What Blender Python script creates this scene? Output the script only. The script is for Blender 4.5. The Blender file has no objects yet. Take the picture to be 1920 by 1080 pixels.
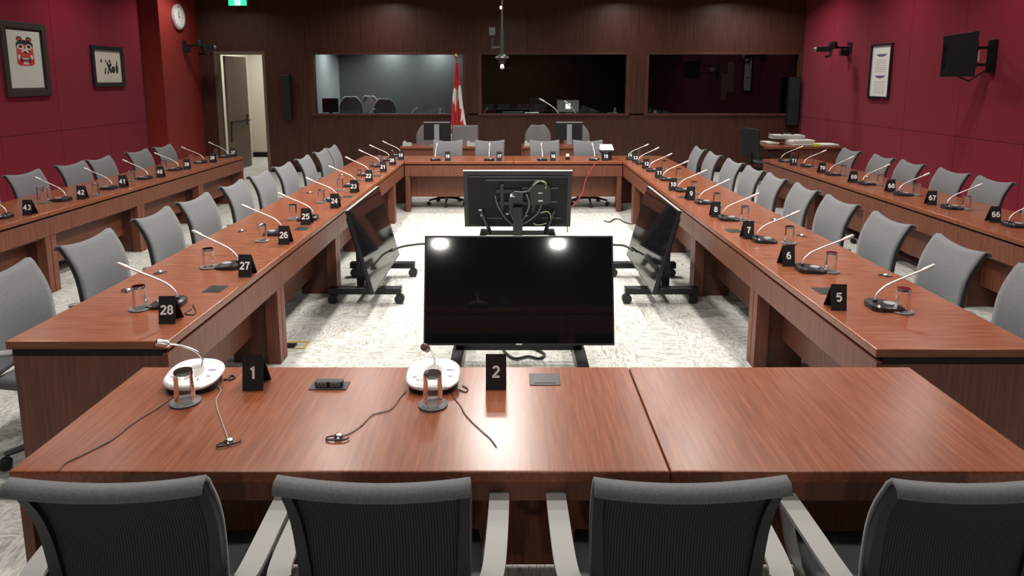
import bpy, math, random
from mathutils import Vector, Matrix, Euler
random.seed(7)
PI = math.pi
scn = bpy.context.scene
COL = scn.collection

# ------------------------------------------------------------------ camera
F_PX, TAN, HOR, CAMZ = 1260.0, 0.158, 149.0, 1.91
TH = math.atan(TAN); COS = math.cos(TH); FF = F_PX / COS ** 2
cd = bpy.data.cameras.new('camera'); cam = bpy.data.objects.new('camera', cd); COL.objects.link(cam)
cam.location = (0, 0, CAMZ); cam.rotation_euler = (PI / 2 - TH, 0, 0)
cd.sensor_width = 36; cd.lens = F_PX / 1920 * 36; cd.shift_y = -0.1; cd.clip_start = 0.05
scn.camera = cam
# ------------------------------------------------------------------ world, exposure
w = bpy.data.worlds.new('world'); scn.world = w; w.use_nodes = True
w.node_tree.nodes['Background'].inputs[0].default_value = (0.02, 0.02, 0.022, 1)
w.node_tree.nodes['Background'].inputs[1].default_value = 0.5
vs = scn.view_settings
vs.view_transform = 'Standard'; vs.look = 'None'; vs.gamma = 1; vs.use_curve_mapping = False
vs.exposure = 0.35
# ------------------------------------------------------------------ ceiling lights
CEIL = 3.7
def disc_light(x, y, power, size=0.22, z=CEIL - 0.03, col=(1, .945, .88), spread=150):
    l = bpy.data.lights.new('downlight_or_fill', 'AREA'); l.shape = 'DISK'; l.size = size
    l.energy = power; l.color = col; l.spread = math.radians(spread)
    o = bpy.data.objects.new('downlight_or_fill', l); COL.objects.link(o); o.location = (x, y, z)
    return o
for yy in (3.2, 4.9, 6.6, 8.3, 10.0):
    for xx in (-1.9, 0.0, 1.9):
        disc_light(xx, yy, 26)
for yy in (4.0, 6.5, 9.0):
    disc_light(-4.2, yy, 7); disc_light(4.0, yy, 7)
for xx in (-1.56, 0.99):
    disc_light(xx, -5.5, 110, .26, spread=180)
disc_light(-1.2, 1.6, 9); disc_light(1.0, 1.6, 9)
for yy in (5.4, 7.8, 10.2, 12.5):        # wall washers
    disc_light(-5.75, yy, 15, .15); disc_light(5.05, yy, 15, .15)
for xx in (-2.5, 2.2, 4.4):
    disc_light(xx, 13.0, 18, .15)
disc_light(-0.1, 12.0, 16, .2)
disc_light(-0.25, 7.3, 75, .35)

# ------------------------------------------------------------------ helpers
def desk(px, py, z=0.74):
    """where the sight line of a measured point meets the plane at height z"""
    h = CAMZ - z
    return ((px - 959) * h / (COS * (py - HOR)), h * (FF / (py - HOR) - TAN))

class MB:
    def __init__(s): s.v = []; s.f = []; s.m = []
    def add(s, vs_, fs, mi=0):
        n = len(s.v); s.v += [tuple(p) for p in vs_]
        s.f += [tuple(i + n for i in f) for f in fs]; s.m += [mi] * len(fs); return s
    def box(s, x0, x1, y0, y1, z0, z1, mi=0, M=None):
        p = [(x0,y0,z0),(x1,y0,z0),(x1,y1,z0),(x0,y1,z0),(x0,y0,z1),(x1,y0,z1),(x1,y1,z1),(x0,y1,z1)]
        if M is not None: p = [M @ Vector(q) for q in p]
        return s.add(p, [(0,3,2,1),(4,5,6,7),(0,1,5,4),(1,2,6,5),(2,3,7,6),(3,0,4,7)], mi)
    def tube(s, pts, r, n=8, mi=0, caps=True):
        pts = [Vector(p) for p in pts]; k = len(pts)
        rs = r if isinstance(r, (list, tuple)) else [r] * k
        up = None; rings = []
        for i, p in enumerate(pts):
            t = (pts[min(i+1,k-1)] - pts[max(i-1,0)]).normalized()
            if up is None:
                up = Vector((0,0,1)) if abs(t.z) < .9 else Vector((1,0,0))
            a = t.cross(up)
            if a.length < 1e-4: a = t.cross(Vector((0,1,0)))
            a.normalize(); b = a.cross(t).normalized(); up = b
            rings.append([p + (a*math.cos(2*PI*j/n) + b*math.sin(2*PI*j/n)) * rs[i] for j in range(n)])
        vv = [q for R in rings for q in R]; ff = []
        for i in range(k-1):
            for j in range(n):
                j2 = (j+1) % n
                ff.append((i*n+j, (i+1)*n+j, (i+1)*n+j2, i*n+j2))
        if caps:
            ff.append(tuple(range(n))); ff.append(tuple((k-1)*n + j for j in reversed(range(n))))
        return s.add(vv, ff, mi)
    def lathe(s, prof, c=(0,0,0), n=24, mi=0, sx=1, sy=1, M=None):
        vv = []; ff = []; k = len(prof)
        for r, z in prof:
            for j in range(n):
                a = 2*PI*j/n; q = Vector((c[0]+r*sx*math.cos(a), c[1]+r*sy*math.sin(a), c[2]+z))
                vv.append(M @ q if M is not None else q)
        for i in range(k-1):
            for j in range(n):
                j2 = (j+1) % n; ff.append((i*n+j, i*n+j2, (i+1)*n+j2, (i+1)*n+j))
        if prof[0][0] > 1e-5: ff.append(tuple(reversed(range(n))))
        if prof[-1][0] > 1e-5: ff.append(tuple((k-1)*n + j for j in range(n)))
        return s.add(vv, ff, mi)
    def grid(s, fn, nu, nv, mi=0, thick=None, mfn=None):
        vv = [fn(i/nu, j/nv) for j in range(nv+1) for i in range(nu+1)]
        base = len(s.v); s.v += [tuple(p) for p in vv]
        for j in range(nv):
            for i in range(nu):
                a = base + j*(nu+1)+i
                s.f.append((a, a+1, a+nu+2, a+nu+1)); s.m.append(mfn((i+.5)/nu, (j+.5)/nv) if mfn else mi)
        return s
    def prism(s, poly, z0, z1, mi=0, M=None):
        n = len(poly)
        vv = [Vector((x,y,z0)) for x,y in poly] + [Vector((x,y,z1)) for x,y in poly]
        if M is not None: vv = [M @ q for q in vv]
        ff = [tuple(reversed(range(n))), tuple(range(n,2*n))] + [(i,(i+1)%n,n+(i+1)%n,n+i) for i in range(n)]
        return s.add(vv, ff, mi)
    def build(s, name, mat, parent=None, smooth=False, bevel=0, solid=0, loc=None, subd=0):
        me = bpy.data.meshes.new(name); me.from_pydata(s.v, [], s.f); me.validate()
        for m in (mat if isinstance(mat, (list, tuple)) else [mat]): me.materials.append(m)
        if len(me.polygons) == len(s.m):
            for p, mi in zip(me.polygons, s.m): p.material_index = mi
        if smooth: me.polygons.foreach_set('use_smooth', [True]*len(me.polygons))
        me.update()
        o = bpy.data.objects.new(name, me); COL.objects.link(o)
        if parent: o.parent = parent
        if loc: o.location = loc
        if smooth == 'angle':
            try: me.set_sharp_from_angle(angle=math.radians(40))
            except Exception: pass
        if solid:
            m = o.modifiers.new('solid', 'SOLIDIFY'); m.thickness = solid; m.offset = 0
        if bevel:
            m = o.modifiers.new('bevel', 'BEVEL'); m.width = bevel; m.segments = 2; m.limit_method = 'ANGLE'
        if subd:
            m = o.modifiers.new('sub', 'SUBSURF'); m.levels = subd; m.render_levels = subd
        return o

def tag(o, label, cat, group=None, kind=None):
    o['label'] = label; o['category'] = cat
    if group: o['group'] = group
    if kind: o['kind'] = kind
    return o
def thing(name, label, cat, loc=(0,0,0), rz=0, group=None):
    o = bpy.data.objects.new(name, None); COL.objects.link(o); o.empty_display_size = .1
    o.location = loc; o.rotation_euler = (0,0,rz)
    return tag(o, label, cat, group)
def struct(o):
    o['kind'] = 'structure'; return o
def dup(root, loc, rz, label, group=None):
    r = root.copy(); COL.objects.link(r); r.location = loc; r.rotation_euler = (0,0,rz); r['label'] = label
    if group: r['group'] = group
    for ch in root.children:
        c = ch.copy(); COL.objects.link(c); c.parent = r
        for g in ch.children:
            d = g.copy(); COL.objects.link(d); d.parent = c
    return r
ORD = ['nearest to the camera','second from the camera','third from the camera','fourth from the camera','fifth from the camera','sixth from the camera','seventh from the camera','eighth from the camera','ninth from the camera','farthest of ten']
ORDX = ['leftmost of four','second from the left','third from the left','rightmost of four']
class Proto:
    """the first placing moves the built thing itself, later ones copy it"""
    def __init__(s, root): s.root = root; s.used = False
    def place(s, loc, rz, label, group=None):
        if not s.used:
            s.used = True; r = s.root; r.location = loc; r.rotation_euler = (0,0,rz); r['label'] = label
            if group: r['group'] = group
            return r
        return dup(s.root, loc, rz, label, group)
def smooth_path(pts, n=6):
    P = [Vector(p) for p in pts]; out = []
    for i in range(len(P)-1):
        p0, p1, p2, p3 = P[max(i-1,0)], P[i], P[i+1], P[min(i+2,len(P)-1)]
        for k in range(n):
            t = k/n
            out.append(.5*((2*p1)+(-p0+p2)*t+(2*p0-5*p1+4*p2-p3)*t*t+(-p0+3*p1-3*p2+p3)*t**3))
    out.append(P[-1]); return out
def arc(cx, cy, rx, ry, a0, a1, n=10):
    return [(cx+rx*math.cos(math.radians(a0+(a1-a0)*k/n)), cy+ry*math.sin(math.radians(a0+(a1-a0)*k/n))) for k in range(n+1)]
DIG = {'0': [arc(0,0,.21,.40,0,360,24)], '1': [[(.06,.5),(.06,-.5)],[(-.17,.26),(-.04,.31),(.05,.42)]],
 '2': [arc(0,.19,.215,.215,165,-35,12)+[(-.20,-.36)],[(-.31,-.405),(.30,-.405)]],
 '3': [arc(0,.20,.20,.205,150,-90,12)+arc(0,-.20,.225,.205,90,-155,12)],
 '4': [[(.10,.5),(.10,-.5)],[(.08,.42),(-.24,-.16)],[(-.33,-.17),(.30,-.17)]],
 '5': [[(.25,.41),(-.17,.41),(-.22,0)],arc(0,-.14,.225,.27,145,-150,14)],
 '6': [arc(.02,.06,.24,.35,55,180,10)+[(-.22,-.1)],arc(0,-.15,.215,.26,0,360,20)],
 '7': [[(-.29,.405),(.29,.405)],[(.22,.38),(.02,.05),(-.08,-.5)]],
 '8': [arc(0,.215,.19,.195,0,360,18),arc(0,-.19,.22,.22,0,360,20)],
 '9': [arc(-.02,-.06,.24,.35,235,360,10)+[(.22,.1)],arc(0,.15,.215,.26,0,360,20)]}
def text_mesh(txt, size, mat, name, parent, M, offset=0.0, depth=.0004):
    b = MB(); adv = .68; w_ = .19/2; x0 = -(len(txt)-1)*adv/2
    for k, ch in enumerate(txt):
        for pl in DIG[ch]:
            P = [Vector((x, y)) for x, y in pl]; n = len(P); closed = (P[0]-P[-1]).length < 1e-6; L_, R_ = [], []
            for i in range(n):
                if closed: t = (P[(i+1) % (n-1)]-P[(i-1) % (n-1)] if i < n-1 else P[1]-P[n-2]).normalized()
                else: t = (P[min(i+1,n-1)]-P[max(i-1,0)]).normalized()
                m = Vector((-t.y, t.x))*w_; L_.append(P[i]+m); R_.append(P[i]-m)
            vv = []; ff = []
            for q in L_+R_:
                vv.append(M @ Vector(((q.x+x0+k*adv)*size, q.y*size, depth)))
            for i in range(n-1): ff.append((i, n+i, n+i+1, i+1))
            b.add(vv, ff)
    return b.build(name, mat, parent)
# ------------------------------------------------------------------ materials
def lin(c): return tuple(((v/255+.055)/1.055)**2.4 if v/255 > .04045 else v/255/12.92 for v in c)
def mat(name, rgb, rough=.5, metal=0, spec=.5, coat=0, trans=0, emit=None, es=0, ior=1.45, sheen=0, alpha=1):
    m = bpy.data.materials.new(name); m.use_nodes = True; b = m.node_tree.nodes['Principled BSDF']
    b.inputs['Base Color'].default_value = (*rgb, 1); b.inputs['Roughness'].default_value = rough
    b.inputs['Metallic'].default_value = metal; b.inputs['Specular IOR Level'].default_value = spec
    b.inputs['Coat Weight'].default_value = coat; b.inputs['Transmission Weight'].default_value = trans
    b.inputs['IOR'].default_value = ior; b.inputs['Sheen Weight'].default_value = sheen
    if emit: b.inputs['Emission Color'].default_value = (*emit, 1); b.inputs['Emission Strength'].default_value = es
    return m
def noisy(m, c1, c2, scale=(1,1,1), nscale=10, detail=4, bump=0, coords='Object', lo=.3, hi=.7, bscale=None, bdist=.002):
    nt = m.node_tree; N = nt.nodes; L = nt.links; b = N['Principled BSDF']
    tc = N.new('ShaderNodeTexCoord'); mp = N.new('ShaderNodeMapping'); mp.inputs['Scale'].default_value = scale
    L.new(tc.outputs[coords], mp.inputs['Vector'])
    no = N.new('ShaderNodeTexNoise'); no.inputs['Scale'].default_value = nscale; no.inputs['Detail'].default_value = detail
    L.new(mp.outputs[0], no.inputs['Vector'])
    cr = N.new('ShaderNodeValToRGB'); e = cr.color_ramp.elements
    e[0].position = lo; e[0].color = (*c1,1); e[1].position = hi; e[1].color = (*c2,1)
    L.new(no.outputs['Fac'], cr.inputs[0]); L.new(cr.outputs[0], b.inputs['Base Color'])
    if bump:
        n2 = no
        if bscale:
            n2 = N.new('ShaderNodeTexNoise'); n2.inputs['Scale'].default_value = bscale; L.new(tc.outputs[coords], n2.inputs['Vector'])
        bp = N.new('ShaderNodeBump'); bp.inputs['Strength'].default_value = bump; bp.inputs['Distance'].default_value = bdist
        L.new(n2.outputs['Fac'], bp.inputs['Height']); L.new(bp.outputs[0], b.inputs['Normal'])
    return m
def wood(name, c1, c2, scale, rough, coat=0, nscale=9, spec=.5):
    return noisy(mat(name, c1, rough, coat=coat, spec=spec), c1, c2, scale, nscale, 6, lo=.3, hi=.72)
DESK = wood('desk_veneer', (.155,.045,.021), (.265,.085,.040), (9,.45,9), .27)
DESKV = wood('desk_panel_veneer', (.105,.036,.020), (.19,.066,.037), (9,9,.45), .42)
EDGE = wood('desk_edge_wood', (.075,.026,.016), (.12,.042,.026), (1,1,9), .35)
WALLWOOD = wood('wall_veneer', (.041,.0150,.0105), (.082,.029,.0205), (7,7,.25), .42, spec=.4)
WALLWOOD2 = wood('trim_veneer', (.06,.021,.014), (.10,.034,.022), (3,3,1), .4)
GAP = mat('dark_gap', (.006,.004,.004), .8)
RED = noisy(mat('red_fabric', (.25,.015,.035), .95, sheen=.1, spec=.15), (.165,.0055,.0205), (.225,.009,.029), (1,1,1), 260, 2, bump=.3, lo=.3, hi=.7)
RED2 = noisy(mat('red_paint', (.24,.03,.02), .6, spec=.3), (.22,.022,.018), (.26,.03,.024), (1,1,1), 30, 2)
def carpet_mat():
    m = mat('carpet', (.5,.5,.47), 1, spec=.05); nt = m.node_tree; N = nt.nodes; L = nt.links; b = N['Principled BSDF']
    tc = N.new('ShaderNodeTexCoord'); 
    mp = N.new('ShaderNodeMapping'); mp.inputs['Scale'].default_value = (5, 22, 1); L.new(tc.outputs['Object'], mp.inputs[0])
    a = N.new('ShaderNodeTexNoise'); a.inputs['Scale'].default_value = 2.2; a.inputs['Detail'].default_value = 6; a.inputs['Distortion'].default_value = 1.6
    L.new(mp.outputs[0], a.inputs['Vector'])
    mp2 = N.new('ShaderNodeMapping'); mp2.inputs['Scale'].default_value = (22, 5, 1); L.new(tc.outputs['Object'], mp2.inputs[0])
    c = N.new('ShaderNodeTexNoise'); c.inputs['Scale'].default_value = 2.2; c.inputs['Detail'].default_value = 6; c.inputs['Distortion'].default_value = 1.6
    L.new(mp2.outputs[0], c.inputs['Vector'])
    ck = N.new('ShaderNodeTexNoise'); ck.inputs['Scale'].default_value = 3.2; L.new(tc.outputs['Object'], ck.inputs['Vector'])
    st = N.new('ShaderNodeMath'); st.operation = 'GREATER_THAN'; st.inputs[1].default_value = .5; L.new(ck.outputs['Fac'], st.inputs[0])
    mx = N.new('ShaderNodeMix'); mx.data_type = 'FLOAT'; L.new(st.outputs[0], mx.inputs[0]); L.new(a.outputs['Fac'], mx.inputs[2]); L.new(c.outputs['Fac'], mx.inputs[3])
    cr = N.new('ShaderNodeValToRGB'); e = cr.color_ramp.elements
    e[0].position = .36; e[0].color = (.29,.288,.265,1); e[1].position = .56; e[1].color = (.54,.54,.51,1)
    L.new(mx.outputs[0], cr.inputs[0]); L.new(cr.outputs[0], b.inputs['Base Color'])
    bp = N.new('ShaderNodeBump'); bp.inputs['Strength'].default_value = .4; bp.inputs['Distance'].default_value = .004
    L.new(mx.outputs[0], bp.inputs['Height']); L.new(bp.outputs[0], b.inputs['Normal'])
    return m
CARPET = carpet_mat()
CEILM = mat('ceiling_paint', (.10,.10,.10), .9)
REARM = mat('rear_wall', (.13,.06,.035), .9)
def ribbed(name, c1, c2, freq, rough=.9):
    m = mat(name, c1, rough, spec=.2); nt = m.node_tree; N = nt.nodes; L = nt.links; b = N['Principled BSDF']
    tc = N.new('ShaderNodeTexCoord'); wv = N.new('ShaderNodeTexWave'); wv.bands_direction = 'X'; wv.inputs['Scale'].default_value = freq
    L.new(tc.outputs['Object'], wv.inputs['Vector'])
    cr = N.new('ShaderNodeValToRGB'); e = cr.color_ramp.elements; e[0].color = (*c1,1); e[1].color = (*c2,1)
    L.new(wv.outputs['Fac'], cr.inputs[0]); L.new(cr.outputs[0], b.inputs['Base Color'])
    return m
FABRIC = noisy(mat('grey_mesh_fabric', (.2,.2,.21), .85, spec=.25, sheen=.15), (.12,.123,.13), (.155,.158,.165), (1,1,1), 160, 2, bump=.3)
ROLL = mat('grey_rolled_edge', (.11,.11,.115), .7, spec=.3)
BACKMESH = ribbed('shaded_back_mesh', (.020,.019,.019), (.055,.052,.050), 42)  # ribbed rear mesh; shade behind the backrest is put into its dark colour
SEATM = mat('grey_seat', (.13,.13,.14), .85)
ARMM = mat('light_grey_arm', (.27,.265,.26), .5)
BLACKP = mat('black_plastic', (.012,.012,.013), .4)
DARKP = mat('dark_frame_plastic', (.022,.022,.023), .45)
BLACKM = mat('black_metal', (.010,.010,.011), .3, metal=.2)
SCREEN = mat('glossy_screen', (.004,.004,.005), .055, spec=.45)
MATTESCR = mat('matte_screen', (.003,.003,.003), .6, spec=.2)
CHROME = mat('silver', (.75,.74,.72), .25, metal=1)
SILVER = mat('pale_silver', (.72,.70,.68), .35, metal=.5)
WHITE = mat('white_plastic', (.85,.85,.84), .4)
PAPER = mat('paper', (.80,.79,.75), .8)
GREYP = mat('grey_plastic', (.25,.26,.27), .5)
COAST = mat('grey_coaster', (.075,.085,.095), .7)
GLASS = mat('clear_glass', (1,1,1), .02, trans=1, ior=1.45)
def pane_mat():
    m = bpy.data.materials.new('window_glass'); m.use_nodes = True; nt = m.node_tree; N = nt.nodes; N.clear()
    o = N.new('ShaderNodeOutputMaterial'); t = N.new('ShaderNodeBsdfTransparent'); t.inputs[0].default_value = (.82,.85,.86,1)
    g = N.new('ShaderNodeBsdfGlossy'); g.inputs['Roughness'].default_value = .01
    f = N.new('ShaderNodeFresnel'); f.inputs[0].default_value = 1.5; mx = N.new('ShaderNodeMixShader')
    nt.links.new(f.outputs[0], mx.inputs[0]); nt.links.new(t.outputs[0], mx.inputs[1]); nt.links.new(g.outputs[0], mx.inputs[2]); nt.links.new(mx.outputs[0], o.inputs[0])
    return m
PANE = pane_mat()
CREAM = mat('cream_wall', (.62,.58,.50), .8)
TAUPE = wood('taupe_door', (.11,.078,.056), (.15,.108,.08), (6,6,.4), .5)
CABLE = mat('grey_cable', (.06,.055,.055), .5)
LCABLE = mat('light_cable', (.35,.34,.32), .5)
YELLOW = mat('yellow_tape', (.50,.36,.07), .6)
REDC = mat('red_cable_mat', (.30,.016,.03), .5)
NUMW = mat('white_lettering', (.9,.9,.9), .5)
BLUEM = mat('blue_print', (.10,.09,.55), .6)

# ------------------------------------------------------------------ the room
XL, XR, YB, YR = -6.7, 5.92, 13.9, -8.0
s = MB().box(XL-.2, XR+.2, YR-.2, 18, -.1, 0).build('floor', CARPET); struct(s)
s = MB().box(XL-.2, XR+.2, YR-.2, 18, CEIL, CEIL+.1).build('ceiling', CEILM); struct(s)
def panel_wall(name, x0, x1, face, seams, y0, y1, mat_, zs=(0,1.16,2.42,CEIL)):
    b = MB(); g = .003; d = .02
    b.box(min(x0,x1), max(x0,x1), y0, y1, 0, CEIL, 1)
    ys = [y0] + sorted(q for q in seams if y0+.05 < q < y1-.05) + [y1]
    for i in range(len(ys)-1):
        for zz in ((0,1.16),(1.16,CEIL)):
            xa, xb = (face-d, face) if name == 'wall_left' else (face, face+d)
            b.box(xa, xb, ys[i]+g, ys[i+1]-g, zz[0]+g, zz[1]-g, 0)
    return struct(b.build(name, [mat_, mat('seam_red', (.05,.004,.010), .95)], bevel=0))
panel_wall('wall_left', XL-.2, XL-.021, XL, [12.4-1.2*k for k in range(18)], YR, 12.4, RED)
panel_wall('wall_right', XR+.021, XR+.2, XR, [13.85-1.22*k for k in range(18)], YR, YB, RED)
# column beside the left wall
struct(MB().box(XL-.2, -6.35, 12.4, 13.52, 0, CEIL).box(XL-.2, -6.37, 13.52, YB, 0, CEIL).build('wall_column', RED2))
struct(MB().box(XL-.2, XR+.2, YR-.2, YR, 0, CEIL).build('wall_rear', REARM))
# back wall with a door opening and three windows; veneer boards with fine seams
WIN = [(-4.04,-1.00),(-.62,2.33),(2.79,5.84)]; WZ0, WZ1 = 1.215, 2.41
DX0, DX1, DZ = -6.0, -5.08, 2.41
def wood_boards(b, x0, x1, z0, z1):
    sx = [x0] + [q for q in [-4.2,-3.06,-1.93,-.8,.32,1.44,2.56,3.68,4.8] if x0+.05 < q < x1-.05] + [x1]
    for i in range(len(sx)-1):
        b.box(sx[i]+.002, sx[i+1]-.002, YB, YB+.15, z0+.001, z1-.001)
b = MB()
wood_boards(b, -6.4, DX0-.06, 0, DZ); wood_boards(b, -6.4, XR+.1, DZ+.02, CEIL)
wood_boards(b, DX1+.06, -4.12, 0, DZ+.02)
wood_boards(b, -4.12, XR+.1, .1, WZ0-.03)
wood_boards(b, -.92, -.70, WZ0, DZ+.02); wood_boards(b, 2.41, 2.71, WZ0, DZ+.02); wood_boards(b, 5.86, XR+.1, WZ0, DZ+.02)
b.box(-6.4, DX0-.05, YB+.05, YB+.14, 0, CEIL, 1).box(DX1+.07, XR, YB+.05, YB+.14, 0, WZ0-.04, 1).box(-6.4, XR, YB+.05, YB+.14, DZ+.04, CEIL, 1)
struct(b.build('wall_back', [WALLWOOD, GAP]))
struct(MB().box(DX1+.06, XR, YB-.012, YB+.05, 0, .1).build('baseboard_back', GAP))
struct(MB().box(XR-.012, XR, YR, YB, 0, .1).build('baseboard_right', GAP))
struct(MB().box(XL, XL+.012, YR, 12.4, 0, .1).build('baseboard_left', GAP))
for i, (a, c) in enumerate(WIN):
    fr = MB()
    fr.box(a-.08, c+.08, YB-.03, YB+.15, WZ0-.045, WZ0)            # sill
    fr.box(a-.08, c+.08, YB-.012, YB+.15, WZ1, WZ1+.035)
    fr.box(a-.08, a, YB-.006, YB+.15, WZ0, WZ1).box(c, c+.08, YB-.006, YB+.15, WZ0, WZ1)
    f = struct(fr.build('window_%d' % (i+1), WALLWOOD2, bevel=.003))
    MB().box(a, c, YB+.085, YB+.093, WZ0, WZ1).build('pane', PANE, f)
# right wall edge: dark return of the wall panelling
# door frame + corridor
fr = MB().box(DX0-.06, DX0, YB-.012, YB+.17, 0, DZ+.06).box(DX1, DX1+.06, YB-.012, YB+.17, 0, DZ+.06).box(DX0, DX1, YB-.012, YB+.17, DZ, DZ+.06)
struct(fr.build('trim_1', TAUPE, bevel=.003))
d = MB().box(0, .045, 0, .90, .01, DZ-.02)
door = struct(d.build('door_1', TAUPE, bevel=.003, loc=(DX0+.05, YB+.16, 0))); door.rotation_euler = (0,0,-.09)
h = MB().box(.045, .055, .78, .84, .93, 1.15)
h.tube([(.05,.81,1.03),(.11,.81,1.03),(.11,.70,1.03)], .011); h.lathe([(.0,0),(.03,0),(.03,.02),(0,.02)], (.06,.81,1.12), 12)
h.build('door_handle', BLACKM, door)
MB().box(.045,.075, .08, .84, 1.0, 1.04).tube([(.06,.10,1.02),(.06,.06,.9),(.06,.05,.6)], .012).build('push_bar', BLACKM, door)
struct(MB().box(-6.6, -4.15, 16.7, 16.8, 0, CEIL).build('wall_corridor', CREAM))
struct(MB().box(-4.2, -4.15, YB+.15, 16.7, 0, CEIL).build('wall_corridor_side', CREAM))
struct(MB().box(-6.9, -6.45, YB+.15, 16.7, 0, CEIL).build('wall_corridor_left', CREAM))
struct(MB().box(-6.45, -4.2, 16.66, 16.7, 0, .12).build('baseboard_corridor', GAP))
disc_light(-5.4, 15.6, 34, .3, z=3.3)
# interpreters' booths behind the windows
BG = mat('booth_grey_wall', (.095,.099,.098), .7); BD = mat('booth_dark_wall', (.006,.006,.009), .9); BL = mat('booth_lit_side', (.34,.36,.36), .6)
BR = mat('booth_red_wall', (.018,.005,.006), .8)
BFZ = .5
def booth(i, x0, x1, wm, back=16.2):
    b = MB().box(x0, x1, back, back+.05, 0, 2.9).box(x0-.05, x0, YB+.15, back, 0, 2.9).box(x1, x1+.05, YB+.15, back, 0, 2.9)
    b.box(x0, x1, YB+.15, back, 2.85, 2.9)
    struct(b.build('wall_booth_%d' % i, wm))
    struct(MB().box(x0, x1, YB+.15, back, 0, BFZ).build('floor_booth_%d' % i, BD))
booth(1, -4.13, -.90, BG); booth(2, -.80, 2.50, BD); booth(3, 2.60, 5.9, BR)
struct(MB().box(-4.13, -4.11, YB+.16, 16.19, BFZ, 2.85).build('wall_booth_lit_side', BL))  # sheet over the left side wall, painted paler for the light on it
for xx in (-2.85, -1.75):
    disc_light(xx, 15.9, 17, .12, z=2.80, col=(.97,1,.99))
disc_light(-3.6, 14.9, 16, .12, z=2.80, col=(.97,1,.99))
disc_light(4.9, 15.5, .8, .12, z=2.80)
disc_light(0.9, YB+.30, 8.0, .08, z=2.75, spread=85)  # added fill lamp to brighten the counter microphones in the dark middle booth
WTOP = mat('booth_worktop', (.02,.018,.018), .4)
for i, (a, c) in enumerate(WIN):
    nm = ('left lit', 'middle dark', 'right dark')[i]
    t = thing('booth_counter', 'dark counter inside the %s booth, under its window' % nm, 'counter', ((a+c)/2, YB+.42, BFZ))
    L = (c-a)/2
    MB().box(-L, L, -.25, .25, WZ0-BFZ-.08, WZ0-BFZ-.05).build('worktop', WTOP, t)
    for sx in (-1, 1): MB().box(sx*L-.02*sx-.02, sx*L-.02*sx+.02, -.22, .22, 0, WZ0-BFZ-.08).build('support', WTOP, t)
CT = WZ0-.05     # counter top height

# ------------------------------------------------------------------ desks
def desk_unit(label, L, theta, cx, cy, end0=False, end1=False, depth=.74, group='wooden desk sections', mz=.19):
    """local x along the run, -y is the user's side, y=0 the fascia side"""
    t = thing('conference_desk', label, 'desk', (cx, cy, 0), theta, group); h = L/2; g = .0015
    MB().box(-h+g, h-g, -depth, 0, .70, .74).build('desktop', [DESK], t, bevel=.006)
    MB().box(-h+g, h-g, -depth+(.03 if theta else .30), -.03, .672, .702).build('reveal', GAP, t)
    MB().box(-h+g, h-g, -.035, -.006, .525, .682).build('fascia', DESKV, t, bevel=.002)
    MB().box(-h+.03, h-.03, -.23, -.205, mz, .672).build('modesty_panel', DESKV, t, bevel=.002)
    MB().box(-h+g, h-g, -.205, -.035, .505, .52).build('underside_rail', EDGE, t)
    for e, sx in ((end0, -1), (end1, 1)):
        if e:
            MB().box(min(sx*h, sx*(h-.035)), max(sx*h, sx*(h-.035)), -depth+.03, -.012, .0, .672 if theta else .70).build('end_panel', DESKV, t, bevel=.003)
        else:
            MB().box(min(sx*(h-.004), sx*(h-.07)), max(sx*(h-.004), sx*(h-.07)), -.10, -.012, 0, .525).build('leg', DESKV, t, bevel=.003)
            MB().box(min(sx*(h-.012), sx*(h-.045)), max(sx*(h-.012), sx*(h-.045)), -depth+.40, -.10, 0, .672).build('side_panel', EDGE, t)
    return t
LX, RX = -1.555, 1.60       # inner edges of the two long runs
SEATL = [(28,27),(26,25),(24,23),(22,21),(20,19)]
y0, L = 2.89, 1.496
for k in range(5):
    desk_unit('desk section of the left inner run, %s, under plates %d and %d' % (ORD[k], *SEATL[k]), L, -PI/2, LX, y0+L*(k+.5), end1=(k == 0), end0=(k == 4))
y0r, Lr = 2.80, 1.514
SEATR = [(5,4),(6,7),(8,9),(10,11),(12,13)]
for k in range(5):
    lb = 'wooden desk section of the right inner run, nearest one with number plate 5' if k == 0 else 'desk section of the right inner run, %s, under plates %d and %d' % (ORD[k], *SEATR[k])
    desk_unit(lb, Lr, PI/2, RX, y0r+Lr*(k+.5), end0=(k == 0), end1=(k == 4))
xb0, xb1 = LX+.004, RX-.004; Lb = (xb1-xb0)/2
for k, lb in ((0, 'wooden cross desk section at the far end, left half with plates 18 and 17'), (1, 'wooden cross desk section at the far end, right half with plates 16 and 15')):
    desk_unit(lb, Lb, PI, xb0+Lb*(k+.5), 9.62, group='wooden desk sections')
# front desk (nearest)
xf0, xf1 = -1.525, 1.64; Lf = (xf1-xf0)/2
for k, lb in ((0, 'nearest wooden desk, left half carrying number plates 1 and 2'), (1, 'nearest wooden desk, right half continuing beside number plate 2')):
    xs = (xf0, .48, xf1)
    t = desk_unit(lb, xs[k+1]-xs[k], 0, (xs[k]+xs[k+1])/2, 2.62, end0=(k == 0), end1=(k == 1), depth=.75, mz=.015)
    hh = (xs[k+1]-xs[k])/2
    MB().box(-hh+.04, hh-.04, -.735, -.715, .635, .698).build('apron', DESKV, t)
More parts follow.
